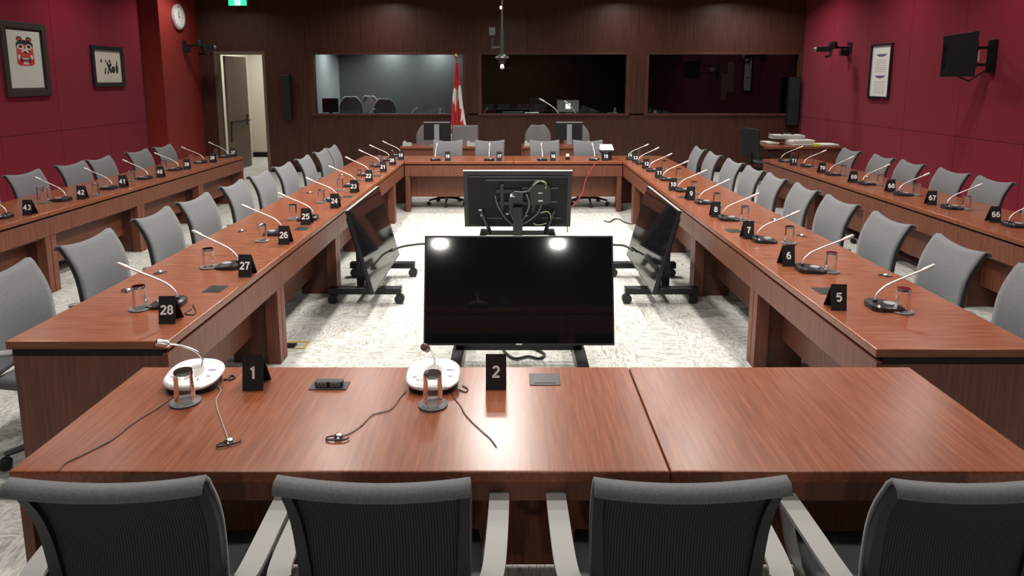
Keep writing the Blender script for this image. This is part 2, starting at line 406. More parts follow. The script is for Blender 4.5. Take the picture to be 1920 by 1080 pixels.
# front desk rear apron (user side)
yo = [4.406, 5.90, 7.39, 8.86, 10.30]
SO = ['of the left outer row, nearest, under plate 43','of the left outer row, second nearest, under plates 42 and 41','of the left outer row, third, under plates 40 and 39','of the left outer row, far end, under plates 38 and 37']
for k in range(4):
    desk_unit('wooden desk section '+SO[k], yo[k+1]-yo[k], -PI/2, -4.14, (yo[k]+yo[k+1])/2, end0=(k == 3), depth=.78)
yo = [4.06, 5.53, 7.0, 8.47, 9.98]
SO = ['of the right outer row, nearest one, under plate 66','of the right outer row, second nearest, under plates 67 and 68','of the right outer row, third, under plates 69 and 70','of the right outer row, far end, under plate 71']
for k in range(4):
    desk_unit('wooden desk section '+SO[k], yo[k+1]-yo[k], PI/2, 3.75, (yo[k]+yo[k+1])/2, end1=(k == 3), depth=.76)

# ------------------------------------------------------------------ chairs
def back_fn(front=True, off=0.0):
    def fn(u, v):
        U = u*2-1
        if v < .84:
            q = v/.84; z = .50 + q*.42; y = -.225 + .02*math.sin(q*PI*.9) - .02*q - .035*max(0,(q-.6)/.4)**2
        else:
            a = (v-.84)/.16*PI*1.0; r = .026
            z = .92 + r*math.sin(a); y = -.274 - r*(1-math.cos(a))
        q = min(v/.84, 1); wd = .218 + .014*q
        z += .026*U*U*q; y += .035*U*U*(1-q) - .010*U*U*q*q + off
        return (U*wd, y, z)
    return fn
def make_chair():
    t = thing('office_chair', 'grey mesh office chair', 'chair')
    MB().grid(back_fn(), 14, 20).build('backrest', FABRIC, t, smooth=True, solid=.012)
    def fb(u, v):
        x, y, z = back_fn()(u, v*.83); return (x*.93, y-.012, z)
    MB().grid(fb, 12, 12).build('back_mesh', BACKMESH, t, smooth=True, solid=.004)
    for sx in (-1, 1):
        f = back_fn(); pts = [f(.5+.5*sx, q/10*.86) for q in range(11)]
        b = MB(); P = []
        for i in range(len(pts)-1):
            (xa,ya,za),(xb,yb,zb) = pts[i], pts[i+1]
            w0 = .040-.016*i/10; w1 = .040-.016*(i+1)/10
            i0, i1 = xa-sx*w0, xb-sx*w1
            b.add([(i0,ya-.010,za),(xa-sx*.002,ya-.010,za),(xa-sx*.002,ya-.030,za),(i0,ya-.030,za),
                   (i1,yb-.010,zb),(xb-sx*.002,yb-.010,zb),(xb-sx*.002,yb-.030,zb),(i1,yb-.030,zb)],
                  [(0,1,2,3),(7,6,5,4),(0,4,5,1),(1,5,6,2),(2,6,7,3),(3,7,4,0)])
        b.build('back_upright', DARKP, t)
        # flat strap arm: leaves the upright, turns outwards, runs forward
        cl = [(.20,-.255,.62),(.245,-.252,.625),(.272,-.225,.635),(.282,-.17,.645),(.285,-.05,.655),(.285,.09,.66),(.283,.12,.655),(.27,.13,.60),(.25,.10,.47),(.225,.06,.43)]
        cl = smooth_path([(sx*x, y, z) for x, y, z in cl], 5); b = MB(); N = len(cl); vv = []; ff = []
        for i, p in enumerate(cl):
            tg = (cl[min(i+1,N-1)]-cl[max(i-1,0)]).normalized(); wdir = tg.cross(Vector((0,0,1)))
            if abs(tg.z) > .6: wdir = Vector((sx*.2,1,0)).cross(Vector((0,0,1)))
            wdir = Vector((wdir.x, wdir.y, 0)).normalized()
            if i and wdir.dot(pw) < 0: wdir = -wdir
            pw = wdir
            hw = .030 if 10 <= i <= 30 else .018; n2 = tg.cross(wdir).normalized()*.006
            for q in (-1, 1): vv += [p+wdir*hw*q-n2, p+wdir*hw*q+n2]
        for i in range(N-1):
            a, c = i*4, i*4+4
            ff += [(a,c,c+1,a+1),(a+1,c+1,c+3,a+3),(a+3,c+3,c+2,a+2),(a+2,c+2,c,a)]
        ff += [(0,1,3,2),((N-1)*4,(N-1)*4+2,(N-1)*4+3,(N-1)*4+1)]
        b.add(vv, ff).build('armrest', ARMM, t, smooth='angle')
    def sf(u, v):
        U = u*2-1; y = -.22+v*.45; z = .455 - .02*max(0,(v-.8)/.2)**2*2 + .012*U*U
        return (U*(.235-.03*abs(v-.5)**2*4), y, z)
    MB().grid(sf, 10, 10).build('seat', SEATM, t, smooth=True, solid=.045)
    MB().box(-.10,.10,-.14,.12,.39,.432).build('mechanism', BLACKP, t, bevel=.01)
    MB().box(-.035,.035,-.285,-.10,.40,.43).box(-.2,.2,-.275,-.24,.485,.52).build('back_bracket', BLACKP, t, bevel=.006)
    MB().tube([(0,0,.10),(0,0,.24)], .028, 12).tube([(0,0,.24),(0,0,.40)], .016, 12).build('gas_column', BLACKM, t, smooth='angle')
    b = MB()
    for k in range(5):
        a = 2*PI*k/5+.3; c, s_ = math.cos(a), math.sin(a)
        b.tube([(0,0,.115),(c*.14,s_*.14,.105),(c*.29,s_*.29,.075)], [.028,.02,.014], 8)
    base = b.build('star_base', BLACKP, t, smooth='angle')
    for k in range(5):
        a = 2*PI*k/5+.3; c, s_ = math.cos(a)*.29, math.sin(a)*.29; px, py = -math.sin(a), math.cos(a)
        q = MB()
        for d_ in (-.016, .016): q.tube([(c+px*(d_-.008), s_+py*(d_-.008), .028),(c+px*(d_+.008), s_+py*(d_+.008), .028)], .028, 14)
        q.build('caster', BLACKP, base, smooth='angle')
    return t
CH = Proto(make_chair())
def chair(x, y, th, label, j=.05):
    return CH.place((x, y, 0), th+random.uniform(-j, j), label, 'grey mesh chairs around the desks')
# back surface is .28 behind the chair's centre
for (cx, lb, rz) in ((-.97, 'nearest grey mesh chair seen from behind, at number plate 1', .02), (-.325, 'nearest grey mesh chair seen from behind, between plates 1 and 2', -.02),
                 (.42, 'grey mesh chair at the nearest desk, right of plate 2', .02), (1.12, 'grey mesh chair at the right end of the nearest desk', .04)):
    CH.place((cx, 1.775, 0), rz, lb, 'grey mesh chairs around the desks')
for yy, n in zip((3.24,3.95,4.72,5.33,6.1,6.75,7.45,8.2,8.95,9.5), range(28,18,-1)):
    chair(-2.27, yy, -PI/2, 'grey mesh chair of the left inner row, %s, behind plate %d' % (ORD[28-n], n))
for yy, n in zip((3.15,3.83,4.53,5.23,5.9,6.57,7.15,7.8,8.6,9.3), range(5,15)):
    chair(2.31, yy, PI/2, 'grey mesh chair of the right inner row, %s, behind plate %d' % (ORD[n-5], n))
for xx, n in zip((-1.0,-.355,.515,1.19), (18,17,16,15)):
    chair(xx, 10.25, PI, 'grey mesh chair at the far cross desk, %s, behind plate %d' % (ORDX[18-n], n), .02)
for yy, lb in zip((6.12,6.82,7.58,8.12,8.95,9.62), ('nearest, at the left edge of the photo','second, behind plates 43 and 42','third, behind plate 41','fourth, behind plate 40','fifth, behind plate 39','farthest, beside the corner column')):
    chair(-4.72, yy, -PI/2, 'grey mesh chair against the red left wall, '+lb)
for yy, lb in zip((5.6,6.35,6.95,7.7,8.3,9.1), ('nearest, at the right edge of the photo','second, behind plates 66 and 67','third, behind plate 68','fourth, behind plate 69','fifth, behind plate 70','farthest, beside the desk of papers')):
    chair(4.31, yy, PI/2, 'grey mesh chair against the red right wall, '+lb)

# ------------------------------------------------------------------ number plates
def plate_mesh():
    b = MB(); H, W, D, T = .135, .039, .045, .003
    b.add([(-W,0,0),(W,0,0),(W,.022,H),(-W,.022,H),(-W,T,0),(W,T,0),(W,.022+T,H-.002),(-W,.022+T,H-.002)],
          [(0,1,2,3),(7,6,5,4),(0,4,5,1),(1,5,6,2),(2,6,7,3),(3,7,4,0)])
    W2 = W
    b.add([(-W2,.022,H),(W2,.022,H),(W2,.10,0),(-W2,.10,0),(-W2,.022,H-T),(W2,.022,H-T),(W2,.096,0),(-W2,.096,0)],
          [(3,2,1,0),(4,5,6,7),(0,1,5,4),(1,2,6,5),(2,3,7,6),(3,0,4,7)])
    return b
PLATE = mat('black_card', (.008,.008,.009), .6)
pm = plate_mesh().build('card', PLATE); pme = pm.data; bpy.data.objects.remove(pm)
def plate(n, px, py, where, rz=0, z=.74):
    x, y = desk(px, py)
    t = thing('number_plate', 'black tent number plate reading %d, %s' % (n, where), 'number plate', (x, y, z), rz, 'black number plates')
    c = bpy.data.objects.new('card', pme); COL.objects.link(c); c.parent = t
    M = Matrix.Translation((0, -.0012+.0113, .069)) @ Matrix.Rotation(PI/2 - math.atan(.022/.135), 4, 'X')
    text_mesh(str(n), .047, NUMW, 'numeral', t, M, offset=.0012)
    return t
for n, px, py in ((28,312,608),(27,458,520),(26,531,459),(25,572,422),(24,626,391),(23,662,362),(22,690,341),(21,717,323),(20,734,310),(19,750,300)):
    plate(n, px, py, 'on the left inner run, '+ORD[28-n], random.uniform(-.06,.10))
for n, px, py in ((5,1572,583),(6,1478,500),(7,1403,449),(8,1341,408),(9,1295,376),(10,1261,358),(11,1235,335),(12,1211,317),(13,1190,305),(14,1180,299.5)):
    plate(n, px, py, 'on the right inner run, '+ORD[n-5], random.uniform(-.15,.02))
for n, px in ((18,838),(17,935),(16,1036),(15,1135)): plate(n, px, 302, 'on the far cross desk, '+ORDX[18-n])
for n, px, py in ((43,50,404),(42,151,374),(41,229,352),(40,299,333),(39,349,318),(38,397,305),(37,436,294.5)):
    plate(n, px, py, 'on the left outer row, '+ORD[43-n], random.uniform(.1,.3))
for n, px, py in ((66,1866,418),(67,1747,385),(68,1670,361),(69,1600,343),(70,1541,325),(71,1488,311)):
    plate(n, px, py, 'on the right outer row, '+ORD[n-66], random.uniform(-.3,-.1))
plate(1, 473, 733, 'on the left half of the nearest desk', .04); plate(2, 929, 731, 'on the nearest desk in front of the big screen', 0)

# ------------------------------------------------------------------ microphones
def rounded(w_, d_, r, n=6):
    out = []
    for cx, cy, a0 in ((w_-r, d_-r, 0), (-w_+r, d_-r, PI/2), (-w_+r, -d_+r, PI), (w_-r, -d_+r, 1.5*PI)):
        for k in range(n+1):
            a = a0 + PI/2*k/n; out.append((cx+r*math.cos(a), cy+r*math.sin(a)))
    return out
def make_mic():
    t = thing('gooseneck_microphone', 'gooseneck microphone', 'microphone')
    # wedge base, low towards the user
    p = rounded(.075, .085, .045); b = MB(); n = len(p)
    lo = [(x, y-.05, .0) for x, y in p]; mid = [(x, y-.05, .012+.10*max(0,(y+.085))*.9) for x, y in p]; hi = [(x*.86, y*.86-.05, .018+.12*max(0,(y*.86+.085))) for x, y in p]
    vv = lo+mid+hi; ff = [tuple(reversed(range(n))), tuple(range(2*n,3*n))]
    for r in range(2):
        for i in range(n):
            j = (i+1) % n; ff.append((r*n+i, r*n+j, (r+1)*n+j, (r+1)*n+i))
    base = b.add(vv, ff).build('base', mat('mic_base_black', (.018,.018,.02), .25), t, smooth='angle')
    MB().lathe([(.0,0),(.030,0),(.028,.004),(0,.005)], (0,-.075,.026), 16).build('speaker_grille', GREYP, base)
    MB().box(-.055,-.035,-.12,-.105,.012,.017).box(.035,.055,-.12,-.105,.012,.017).box(-.012,.012,-.125,-.112,.011,.017).build('button', SILVER, base)
    neck = smooth_path([(0,0,.02),(0,-.005,.07),(0,-.045,.115),(0,-.10,.145),(0,-.17,.176),(0,-.235,.205)], 6)
    MB().tube(neck, .0052, 8).build('gooseneck', SILVER, t, smooth=True)
    MB().tube([(0,-.228,.202),(0,-.236,.2055),(0,-.285,.228),(0,-.292,.231)], [.006,.0095,.0095,.005], 10).build('microphone_head', SILVER, t, smooth='angle')
    MB().tube([(0,0,.018),(0,0,.045)], .010, 10).build('collar', BLACKP, t, smooth='angle')
    return t
MIC = Proto(make_mic())
def mic(px, py, th, label, j=.12):
    x, y = desk(px, py, .79)
    r = MIC.place((x, y, .74), th+random.uniform(-j, j), label, 'gooseneck microphones'); return r
for n, px, py in ((28,331,555),(27,445,487),(26,527,427),(25,587,401),(24,631,367),(23,666,341),(22,691,322),(21,712,306),(20,730,295),(19,751,287)):
    mic(px, py, -PI/2, 'silver gooseneck microphone on the left inner run, %s, at plate %d' % (ORD[28-n], n))
mic(1640, 560, PI/2, 'silver gooseneck microphone on the right inner run, nearest to the camera, at plate 5')
for n, px, py in ((6,1504,493),(7,1419,440),(8,1354,401),(9,1310,372),(10,1271,350),(11,1242,330),(12,1216,314),(13,1196,301),(14,1177,293)):
    mic(px, py, PI/2, 'silver gooseneck microphone on the right inner run, %s, at plate %d' % (ORD[n-5], n))
for n, px in ((18,815),(17,916),(16,1016),(15,1114)): mic(px, 295, PI, 'silver gooseneck microphone on the far cross desk, %s, at plate %d' % (ORDX[18-n], n), .03)
for lb, px, py in (('cut by the left edge of the photo',11,398),('between plates 43 and 42',122,367),('third, at plate 41',209,346),('fourth, at plate 40',276,328),('fifth, at plate 39',334,312),('sixth, at plate 38',381,299),('beside number plate 37, farthest',426,289)):
    mic(px, py, -PI/2, 'silver gooseneck microphone, left outer desks, '+lb)
for lb, px, py in (('cut by the right edge, at plate 66',1891,413),('second, at plate 67',1775,381),('third, at plate 68',1684,357),('fourth, at plate 69',1617,338),('fifth, at plate 70',1554,321),('sixth, at plate 71',1506,306),('farthest, near the papers',1464,297)):
    mic(px, py, PI/2, 'silver gooseneck microphone on the right outer desks, '+lb)
# white interpreter consoles on the nearest desk
TL = .22
def console(px, py, label, num, bend):
    x, y = desk(px, py)
    t = thing('conference_console', label, 'microphone', (x, y, .74), 0)
    def loop(sx, sy, z): return [(math.copysign(abs(math.cos(a))**.75, math.cos(a))*sx, math.copysign(abs(math.sin(a))**.75, math.sin(a))*sy*(1 if math.sin(a)<0 else 1.0), z+TL*(.5+math.sin(a)*sy/.078*.5)*.156) for a in [2*PI*k/36 for k in range(36)]]
    def stack(ls):
        vv = [p for l in ls for p in l]; n = 36; ff = [tuple(reversed(range(n))), tuple(range((len(ls)-1)*n, len(ls)*n))]
        for r in range(len(ls)-1):
            for i in range(n):
                j = (i+1) % n; ff.append((r*n+i, r*n+j, (r+1)*n+j, (r+1)*n+i))
        return MB().add(vv, ff)
    flat = [(a*.96, c*.96, 0) for a, c, _ in loop(.098,.084,0)]
    base = stack([flat, loop(.098,.084,.018)]).build('base', BLACKP, t, smooth='angle')
    stack([loop(.100,.087,.018), loop(.106,.092,.024), loop(.106,.092,.030), loop(.100,.086,.036)]).build('rim', SILVER, t, smooth='angle')
    top = stack([loop(.098,.084,.0355), loop(.097,.083,.0375)]).build('top_label', WHITE, t, smooth='angle')
    T = Matrix.Translation((0,0,.0385+TL*.078)) @ Matrix.Rotation(math.atan(TL), 4, 'X')
    MB().lathe([(.0,0),(.036,0),(.036,.0012),(0,.0015)], (0,.0,0), 24, sx=1.0, sy=1.2, M=T).build('speaker_grille', mat('pale_grille', (.45,.42,.40), .6), top)
    b = MB()
    for k in range(5): b.box(.052+k*.006, .056+k*.006, .006, .013, 0, .0012, M=T)
    b.build('blue_lettering', BLUEM, top)
    b = MB()
    for k in range(4): b.box(-.06+k*.022, -.048+k*.022, -.052, -.044, 0, .003, M=T)
    b.box(-.075,-.06,-.035,-.02,0,.003, M=T).box(.06,.075,-.03,-.018,0,.003, M=T)
    b.build('button', mat('pale_button', (.6,.6,.62), .5), top)
    text_mesh(num, .016, BLACKP, 'numeral', top, T @ Matrix.Translation((.035,-.050,.001)), offset=.0005)
    n = bend
    MB().tube(smooth_path(n, 6), .0048, 8).build('gooseneck', CHROME, t, smooth=True)
    a, c = Vector(n[-2]), Vector(n[-1]); d_ = (c-a).normalized()
    MB().tube([c-d_*.004, c, c+d_*.006, c+d_*.04, c+d_*.046], [.006,.013,.0145,.0145,.009], 12).build('microphone_head', CHROME if num == '1' else mat('dark_head', (.12,.06,.05), .4), t, smooth='angle')
    return t
C1 = console(365, 722, 'white oval microphone console with its gooseneck bent left, on the left of the nearest desk', '1', [(.01,.045,.06),(.012,.048,.085),(-.005,.04,.12),(-.05,.03,.145),(-.10,.02,.158)])
C2 = console(812, 722, 'white oval microphone console with a short upright gooseneck, in front of the big television', '2', [(.0,.045,.06),(.0,.045,.08),(-.005,.04,.10),(-.012,.02,.128),(-.02,-.01,.15)])

# ------------------------------------------------------------------ glasses on coasters
def make_glass():
    t = thing('drinking_glass', 'upturned glass', 'glass')
    prof = [(.0375,.0),(.0375,.004),(.031,.095),(.0315,.108),(.030,.112),(0,.112)]
    inn = [(0,.094),(.0275,.094),(.0355,.0)]
    MB().lathe([(.0355,.0)]+prof+inn[::1] if False else [(0,.120),(.031,.120),(.0335,.115),(.0330,.100),(.0375,.0),(.0360,.0),(.0318,.108),(0,.110)], (0,0,0), 28).build('tumbler', GLASS, t, smooth='angle')
    return t
def make_coaster():
    t = thing('coaster', 'grey coaster', 'coaster')
    MB().lathe([(0,0),(.052,0),(.054,.003),(.054,.006),(.050,.007),(.048,.0055),(0,.0055)], n=32).build('disc', COAST, t, smooth='angle')
    MB().lathe([(.0505,.0062),(.0515,.0074),(.0525,.0062)], n=32).build('rim', GREYP, t, smooth=True)
    return t
GL = Proto(make_glass()); CO = Proto(make_coaster())
def glass(px, py, label):
    x, y = desk(px, py)
    CO.place((x, y, .74), 0, 'grey coaster, '+label, 'round grey coasters')
    GL.place((x, y, .7456), random.uniform(0,3), 'clear upturned glass '+label, 'upturned drinking glasses')
for n, px, py in ((28,262,580),(27,391,502),(26,491,452),(25,549,411),(24,602,380),(23,637,357),(22,672,338),(21,696,322),(20,712,309),(19,735,298)):
    glass(px, py, 'on the left inner run, %s, at plate %d' % (ORD[28-n], n))
for n, px, py in ((5,1690,585),(6,1556,510),(7,1478,456),(8,1395,414),(9,1342,387),(10,1300,363),(11,1271,335.5),(12,1244,319),(13,1219,307),(14,1199,295)):
    glass(px, py, 'on the right inner run, %s, at plate %d' % (ORD[n-5], n))
for lb, px, py in (('nearest, between plates 43 and 42',84,380),('second, between plates 42 and 41',179,366),('third, between plates 41 and 40',247,339),('fourth, between plates 40 and 39',307,319),('fifth, between plates 39 and 38',359,305),('sixth, between plates 38 and 37',404,294)):
    glass(px, py, lb+' on the left outer desks')
for lb, px, py in (('nearest, between plates 66 and 67',1810,393),('second, between plates 67 and 68',1717,366),('third, between plates 68 and 69',1649,348),('fourth, between plates 69 and 70',1580,329),('fifth, between plates 70 and 71',1527,315),('behind plate 71',1485,301)):
    glass(px, py, lb+' on the right outer desks')
glass(347, 755, 'before the leftmost white console, nearest desk'); glass(811, 760, 'before the second white console, nearest desk')
x, y = desk(76, 372); GL.place((x, y, .74), 0, 'clear glass without a coaster, left of the glass between plates 43 and 42', 'upturned drinking glasses')

# ------------------------------------------------------------------ earpieces
def make_ear():
    t = thing('earpiece', 'earpiece', 'earpiece')
    MB().lathe([(0,0),(.013,0),(.016,.004),(.014,.012),(.008,.017),(0,.018)], n=16).build('speaker', CHROME, t, smooth='angle')
    MB().tube(smooth_path([(-.012,.006,.006),(-.035,-.010,.006),(-.030,-.024,.006),(0,-.024,.007),(.03,-.012,.006),(.036,.002,.006)], 5), .0028, 6).build('ear_hook', BLACKP, t, smooth=True)
    return t
ER = Proto(make_ear())
def ear(px, py, rz, label):
    x, y = desk(px, py); ER.place((x, y, .7402), rz, label, 'earpieces on the desks'); return x, y
ear(429, 831, .3, 'silver and black earpiece on the nearest desk, below the console marked 1')
ear(634, 822, -.2, 'silver and black earpiece on the nearest desk, left of the second console')
for px, py, lb in ((239,546,'nearest on the left run, beside the glass at plate 28'),(299,512,'second on the left run, between plates 28 and 27'),(452,434,'third on the left run, past plate 27'),(580,362,'fourth on the left run, near plate 24'),(640,329,'farthest on the left run, near plate 23'),
                   (1660,518,'nearest on the right run, near plate 5'),(1503,443,'second on the right run, near plate 7'),(1452,413,'third on the right run, between plates 7 and 8'),(1625,333,'on the right outer row, near plate 69')):
    ear(px, py, random.uniform(-1,1), lb+', small dark earpiece')
def cable(pts, r, m, name, label, cat='cable', par=None):
    P = [Vector((*desk(p[0], p[1], p[2] if len(p) > 2 else .743), p[2] if len(p) > 2 else .743)) for p in pts]
    if par:
        P = [p - par.location for p in P]
        return MB().tube(smooth_path(P, 5), r, 6).build(name, m, par, smooth=True)
    o = MB().tube(smooth_path(P, 5), r, 6).build(name, m, smooth=True); tag(o, label, cat); return o
cable([(330,738),(318,748),(295,765),(262,785),(240,800),(213,822),(180,840),(150,855),(122,868),(108,884,.742)], .0022, CABLE, 'microphone_cord', 'thin grey cord running from the console marked 1 to the front left desk edge', 'cord', par=C1)
cable([(405,722),(413,732),(405,748),(406,765),(413,785),(420,805),(427,825)], .0018, LCABLE, 'earpiece_cord', 'thin cord from the console marked 1 down to its earpiece', 'cord', par=C1)
cable([(760,735),(752,742),(735,765),(720,772),(697,778),(680,795),(660,810),(640,818)], .0018, CABLE, 'earpiece_cord', 'thin cord from the second console left to its earpiece', 'cord', par=C2)
cable([(846,735),(850,745),(862,760),(870,775),(883,790),(900,806),(918,822),(930,838)], .0018, CABLE, 'earpiece_cord', 'thin cord from the second console towards the lower right', 'cord', par=C2)
cable([(358,580),(345,588),(362,590),(366,582),(360,572)], .003, BLACKP, 'looped_cable', 'short black looped cable beside the nearest left microphone, at plate 28', 'cable')
cable([(418,712),(425,711),(432,704),(440,708),(428,713)], .0035, BLACKP, 'looped_cord', 'short black cord between the console marked 1 and number plate 1', 'cord', par=C1)
cable([(860,730),(872,735),(876,729),(866,723)], .0022, CABLE, 'looped_cord', 'small looped cord right of the second console', 'cord', par=C2)

# ------------------------------------------------------------------ power outlets in the desktops
def make_flap():
    t = thing('desk_outlet_flap', 'outlet flap', 'outlet')
    MB().box(-.052,.052,-.06,.06,0,.003).build('plate', DARKP, t, bevel=.001)
    MB().box(-.036,.036,-.042,.042,.003,.0045).build('lid', BLACKP, t)
    return t
FL = Proto(make_flap())
for px, py, lb in ((403,542,'nearest on the left, past plate 28'),(565,429,'second on the left, between plates 26 and 25'),(651,369,'third on the left, right of plate 24'),(706,330,'farthest on the left, right of plate 22'),
                   (1374,433,'second on the right, left of plate 7'),(1280,370,'farthest on the right, left of plate 9'),(1546,546,'nearest on the right, left of plate 5')):
    x, y = desk(px, py); FL.place((x, y, .74), PI/2*0, 'flat black power outlet flap, '+lb, 'closed outlet flaps')
x, y = desk(615, 728)
t = thing('desk_outlet', 'open black power outlet box with two sockets, between plates 1 and 2', 'outlet', (x, y, .74))
MB().box(-.072,.072,-.016,.05,0,.004).build('plate', DARKP, t, bevel=.001)
hs = MB().box(-.052,.052,.0,.03,.004,.026).build('socket_housing', BLACKP, t, bevel=.003)
for sx in (-1,1):
    q = MB().box(sx*.026-.019, sx*.026+.019, -.002,.0,.006,.024).build('socket', mat('socket_grey', (.16,.16,.17), .5), hs)
    MB().box(sx*.026-.009,sx*.026-.006,-.003,-.002,.012,.02).box(sx*.026+.006,sx*.026+.009,-.003,-.002,.012,.02).box(sx*.026-.002,sx*.026+.002,-.003,-.002,.008,.011).build('slot', GAP, q)
x, y = desk(1020, 712)
t2 = FL.place((x, y, .74), PI/2, 'flat black power outlet flap on the nearest desk, right of plate 2', 'closed outlet flaps')

# ------------------------------------------------------------------ big screens on wheeled stands
def big_screen(label, x, y, th, back_detail=False, foot=(-.15,.48), fo=0.0):
    t = thing('television_stand_screen', label, 'television', (x, y, 0), th)
    T = Matrix.Translation((0,0,.215)) @ Matrix.Rotation(-math.radians(15), 4, 'X')     # bottom edge at z=.215, leans back
    W, H = .617, .705
    body = MB().box(-W, W, .0, .028, 0, H, M=T).build('bezel', BLACKP, t, bevel=.003)
    MB().box(-W+.010, W-.010, -.0015, .0, .014, H-.010, M=T).build('screen', SCREEN, t)
    MB().box(-W, W, .001, .027, H, H+.002, M=T).build('top_edge_highlight', SILVER, t)  # silver strip stands in for light catching the top edge
    bc = MB().box(-W+.05, W-.05, .028, .055, .04, H-.06, M=T).build('back_cover', mat('tv_back', (.009,.009,.010), .6, spec=.25), t, bevel=.012)
    MB().box(-.02,.02,-.004,0,.004,.012, M=T).build('badge', SILVER, t)
    MB().box(fo-.42, fo+.42, .12, .16, .135, .185).build('crossbar', BLACKM, t, bevel=.004)
    MB().box(-.055, .055, .20, .27, .10, .48).build('column', BLACKM, t, bevel=.004)
    MB().box(-.25, .25, .055, .075, .30, .345, M=T).box(-.25, .25, .055, .075, .45, .495, M=T).box(-.20,-.16,.055,.085,.22,.56, M=T).box(.16,.20,.055,.085,.22,.56, M=T).box(-.06,.06,.075,.13,.33,.47, M=T).build('wall_bracket', BLACKM, t, bevel=.003)
    for sx in (-1, 1):
        f = MB().box(fo+sx*.40-.038, fo+sx*.40+.038, foot[0], foot[1], .088, .145).build('foot', BLACKM, t, bevel=.005)
        for yy in (foot[0]+.02, foot[1]-.04):
            c = MB().tube([(fo+sx*.40-.026,yy,.042),(fo+sx*.40+.026,yy,.042)], .042, 16); c.box(fo+sx*.40-.012, fo+sx*.40+.012, yy-.01, yy+.01, .06, .092)
            c.build('caster', BLACKP, f, smooth='angle')
        MB().tube([(fo+sx*.31,.15,.15),(sx*.41,.14,.42)], .022, 4).build('strut', BLACKM, t)
    MB().box(fo-.38,fo+.38,.23,.26,.085,.11).build('rear_bar', BLACKM, t, bevel=.003)
    if back_detail:
        b = MB()
        for (a0, a1, zz) in ((-.46,-.05,.50),(-.30,.36,.60),(-.45,-.10,.33),(-.50,-.28,.12),(.18,.42,.12)):
            b.box(a0, a1, .055, .060, zz, zz+.010, M=T)
        b.build('ridge', mat('ridge_grey', (.08,.08,.08), .4), bc)
        b = MB().box(-.24,-.13,.056,.13,.25,.47, M=T); 
        n = rounded(.12,.12,.06)
        b2 = MB().prism([(px-.255, py+.44) for px, py in n], .056, .10, M=T @ Matrix(((1,0,0,0),(0,0,1,0),(0,1,0,0),(0,0,0,1))))
        b2.build('electronics_box', mat('box_black', (.004,.004,.0045), .4), t)
        MB().box(.02,.10,.08,.12,.20,.42, M=T).build('power_brick', BLACKP, t, bevel=.004)
        b = MB()
        for (xa, za, wa, ha) in ((.43,.22,.035,.02),(.40,.15,.06,.025),(-.26,.36,.05,.018),(-.255,.46,.045,.012),(.06,.43,.05,.012),(.12,.17,.03,.02),(-.11,.15,.025,.008)):
            b.box(xa-wa/2*1, xa+wa/2, .1005 if -.4 < xa < -.2 else .0555, .1305 if xa == .06 else (.102 if -.4 < xa < -.2 else .057), za, za+ha, M=T)
        b.build('sticker', mat('sticker', (.6,.6,.58), .6), bc)
        b = MB()
        for pts, r in (([(.06,.12,.44),(.04,.14,.50),(-.05,.15,.50),(-.13,.16,.53),(-.20,.17,.64),(-.29,.16,.62),(-.33,.14,.55)], .006),
                       ([(-.10,.13,.46),(-.13,.16,.35),(-.09,.17,.22),(-.03,.16,.10),(.0,.2,.0)], .009),
                       ([(.26,.07,.42),(.22,.12,.30),(.14,.13,.16),(.03,.14,.05),(0,.18,0)], .007),
                       ([(-.27,.11,.32),(-.22,.14,.22),(-.10,.15,.12),(.02,.15,.08)], .007),
                       ([(.07,.12,.20),(.05,.15,.15),(.0,.16,.06),(-.02,.18,0)], .008)):
            b.tube(smooth_path([T @ Vector(p) for p in pts], 5), r, 7)
        b.build('cable', mat('tv_cable_grey', (.10,.10,.105), .35), t, smooth=True)
        b = MB()
        b.tube(smooth_path([T @ Vector(p) for p in [(-.12,.13,.50),(-.17,.15,.58),(-.25,.14,.63),(-.32,.13,.60),(-.31,.12,.53)]], 5), .005, 7)
        b.tube(smooth_path([T @ Vector(p) for p in [(-.26,.11,.22),(-.34,.12,.24),(-.38,.12,.18),(-.34,.12,.10),(-.24,.12,.07),(-.18,.12,.09)]], 5), .005, 7)
        b.build('pale_cable', mat('pale_yellow_cable', (.38,.37,.22), .5), t, smooth=True)
    return t
big_screen('big glossy black television facing the camera, on a low wheeled stand in the middle', .045, 4.12, 0)
big_screen('black television seen from behind with tangled cables, facing the far cross desk', .065, 7.72, PI, True)
big_screen('black television tilted against the left inner desk run, facing right', -1.10, 5.78, PI/2, fo=.20)
big_screen('black television tilted against the right inner desk run, facing left', 1.12, 5.78, -PI/2, fo=-.20)
fl = lambda pts, r, m, nm, lb: cable([(a, b_, .012) for a, b_ in pts], r, m, nm, lb)
cable([(735,470,.33),(752,463,.30),(775,459,.28),(800,458,.26),(830,470,.2)], .011, BLACKP, 'screen_cable', 'thick black cable between the left television and the big middle one')
cable([(1120,455,.26),(1150,459,.28),(1170,461,.30),(1185,470,.33)], .011, BLACKP, 'screen_cable', 'thick black cable between the right television and the big middle one')
fl([(940,648),(948,662),(965,672),(990,668),(1010,672),(1020,664),(1005,655),(985,648)], .009, BLACKP, 'floor_cable', 'bundle of black cable on the carpet under the big middle television')
fl([(1185,420),(1172,417),(1160,411),(1150,411),(1142,416),(1132,414)], .008, CABLE, 'floor_cable', 'loose dark cable on the carpet beside the right television')
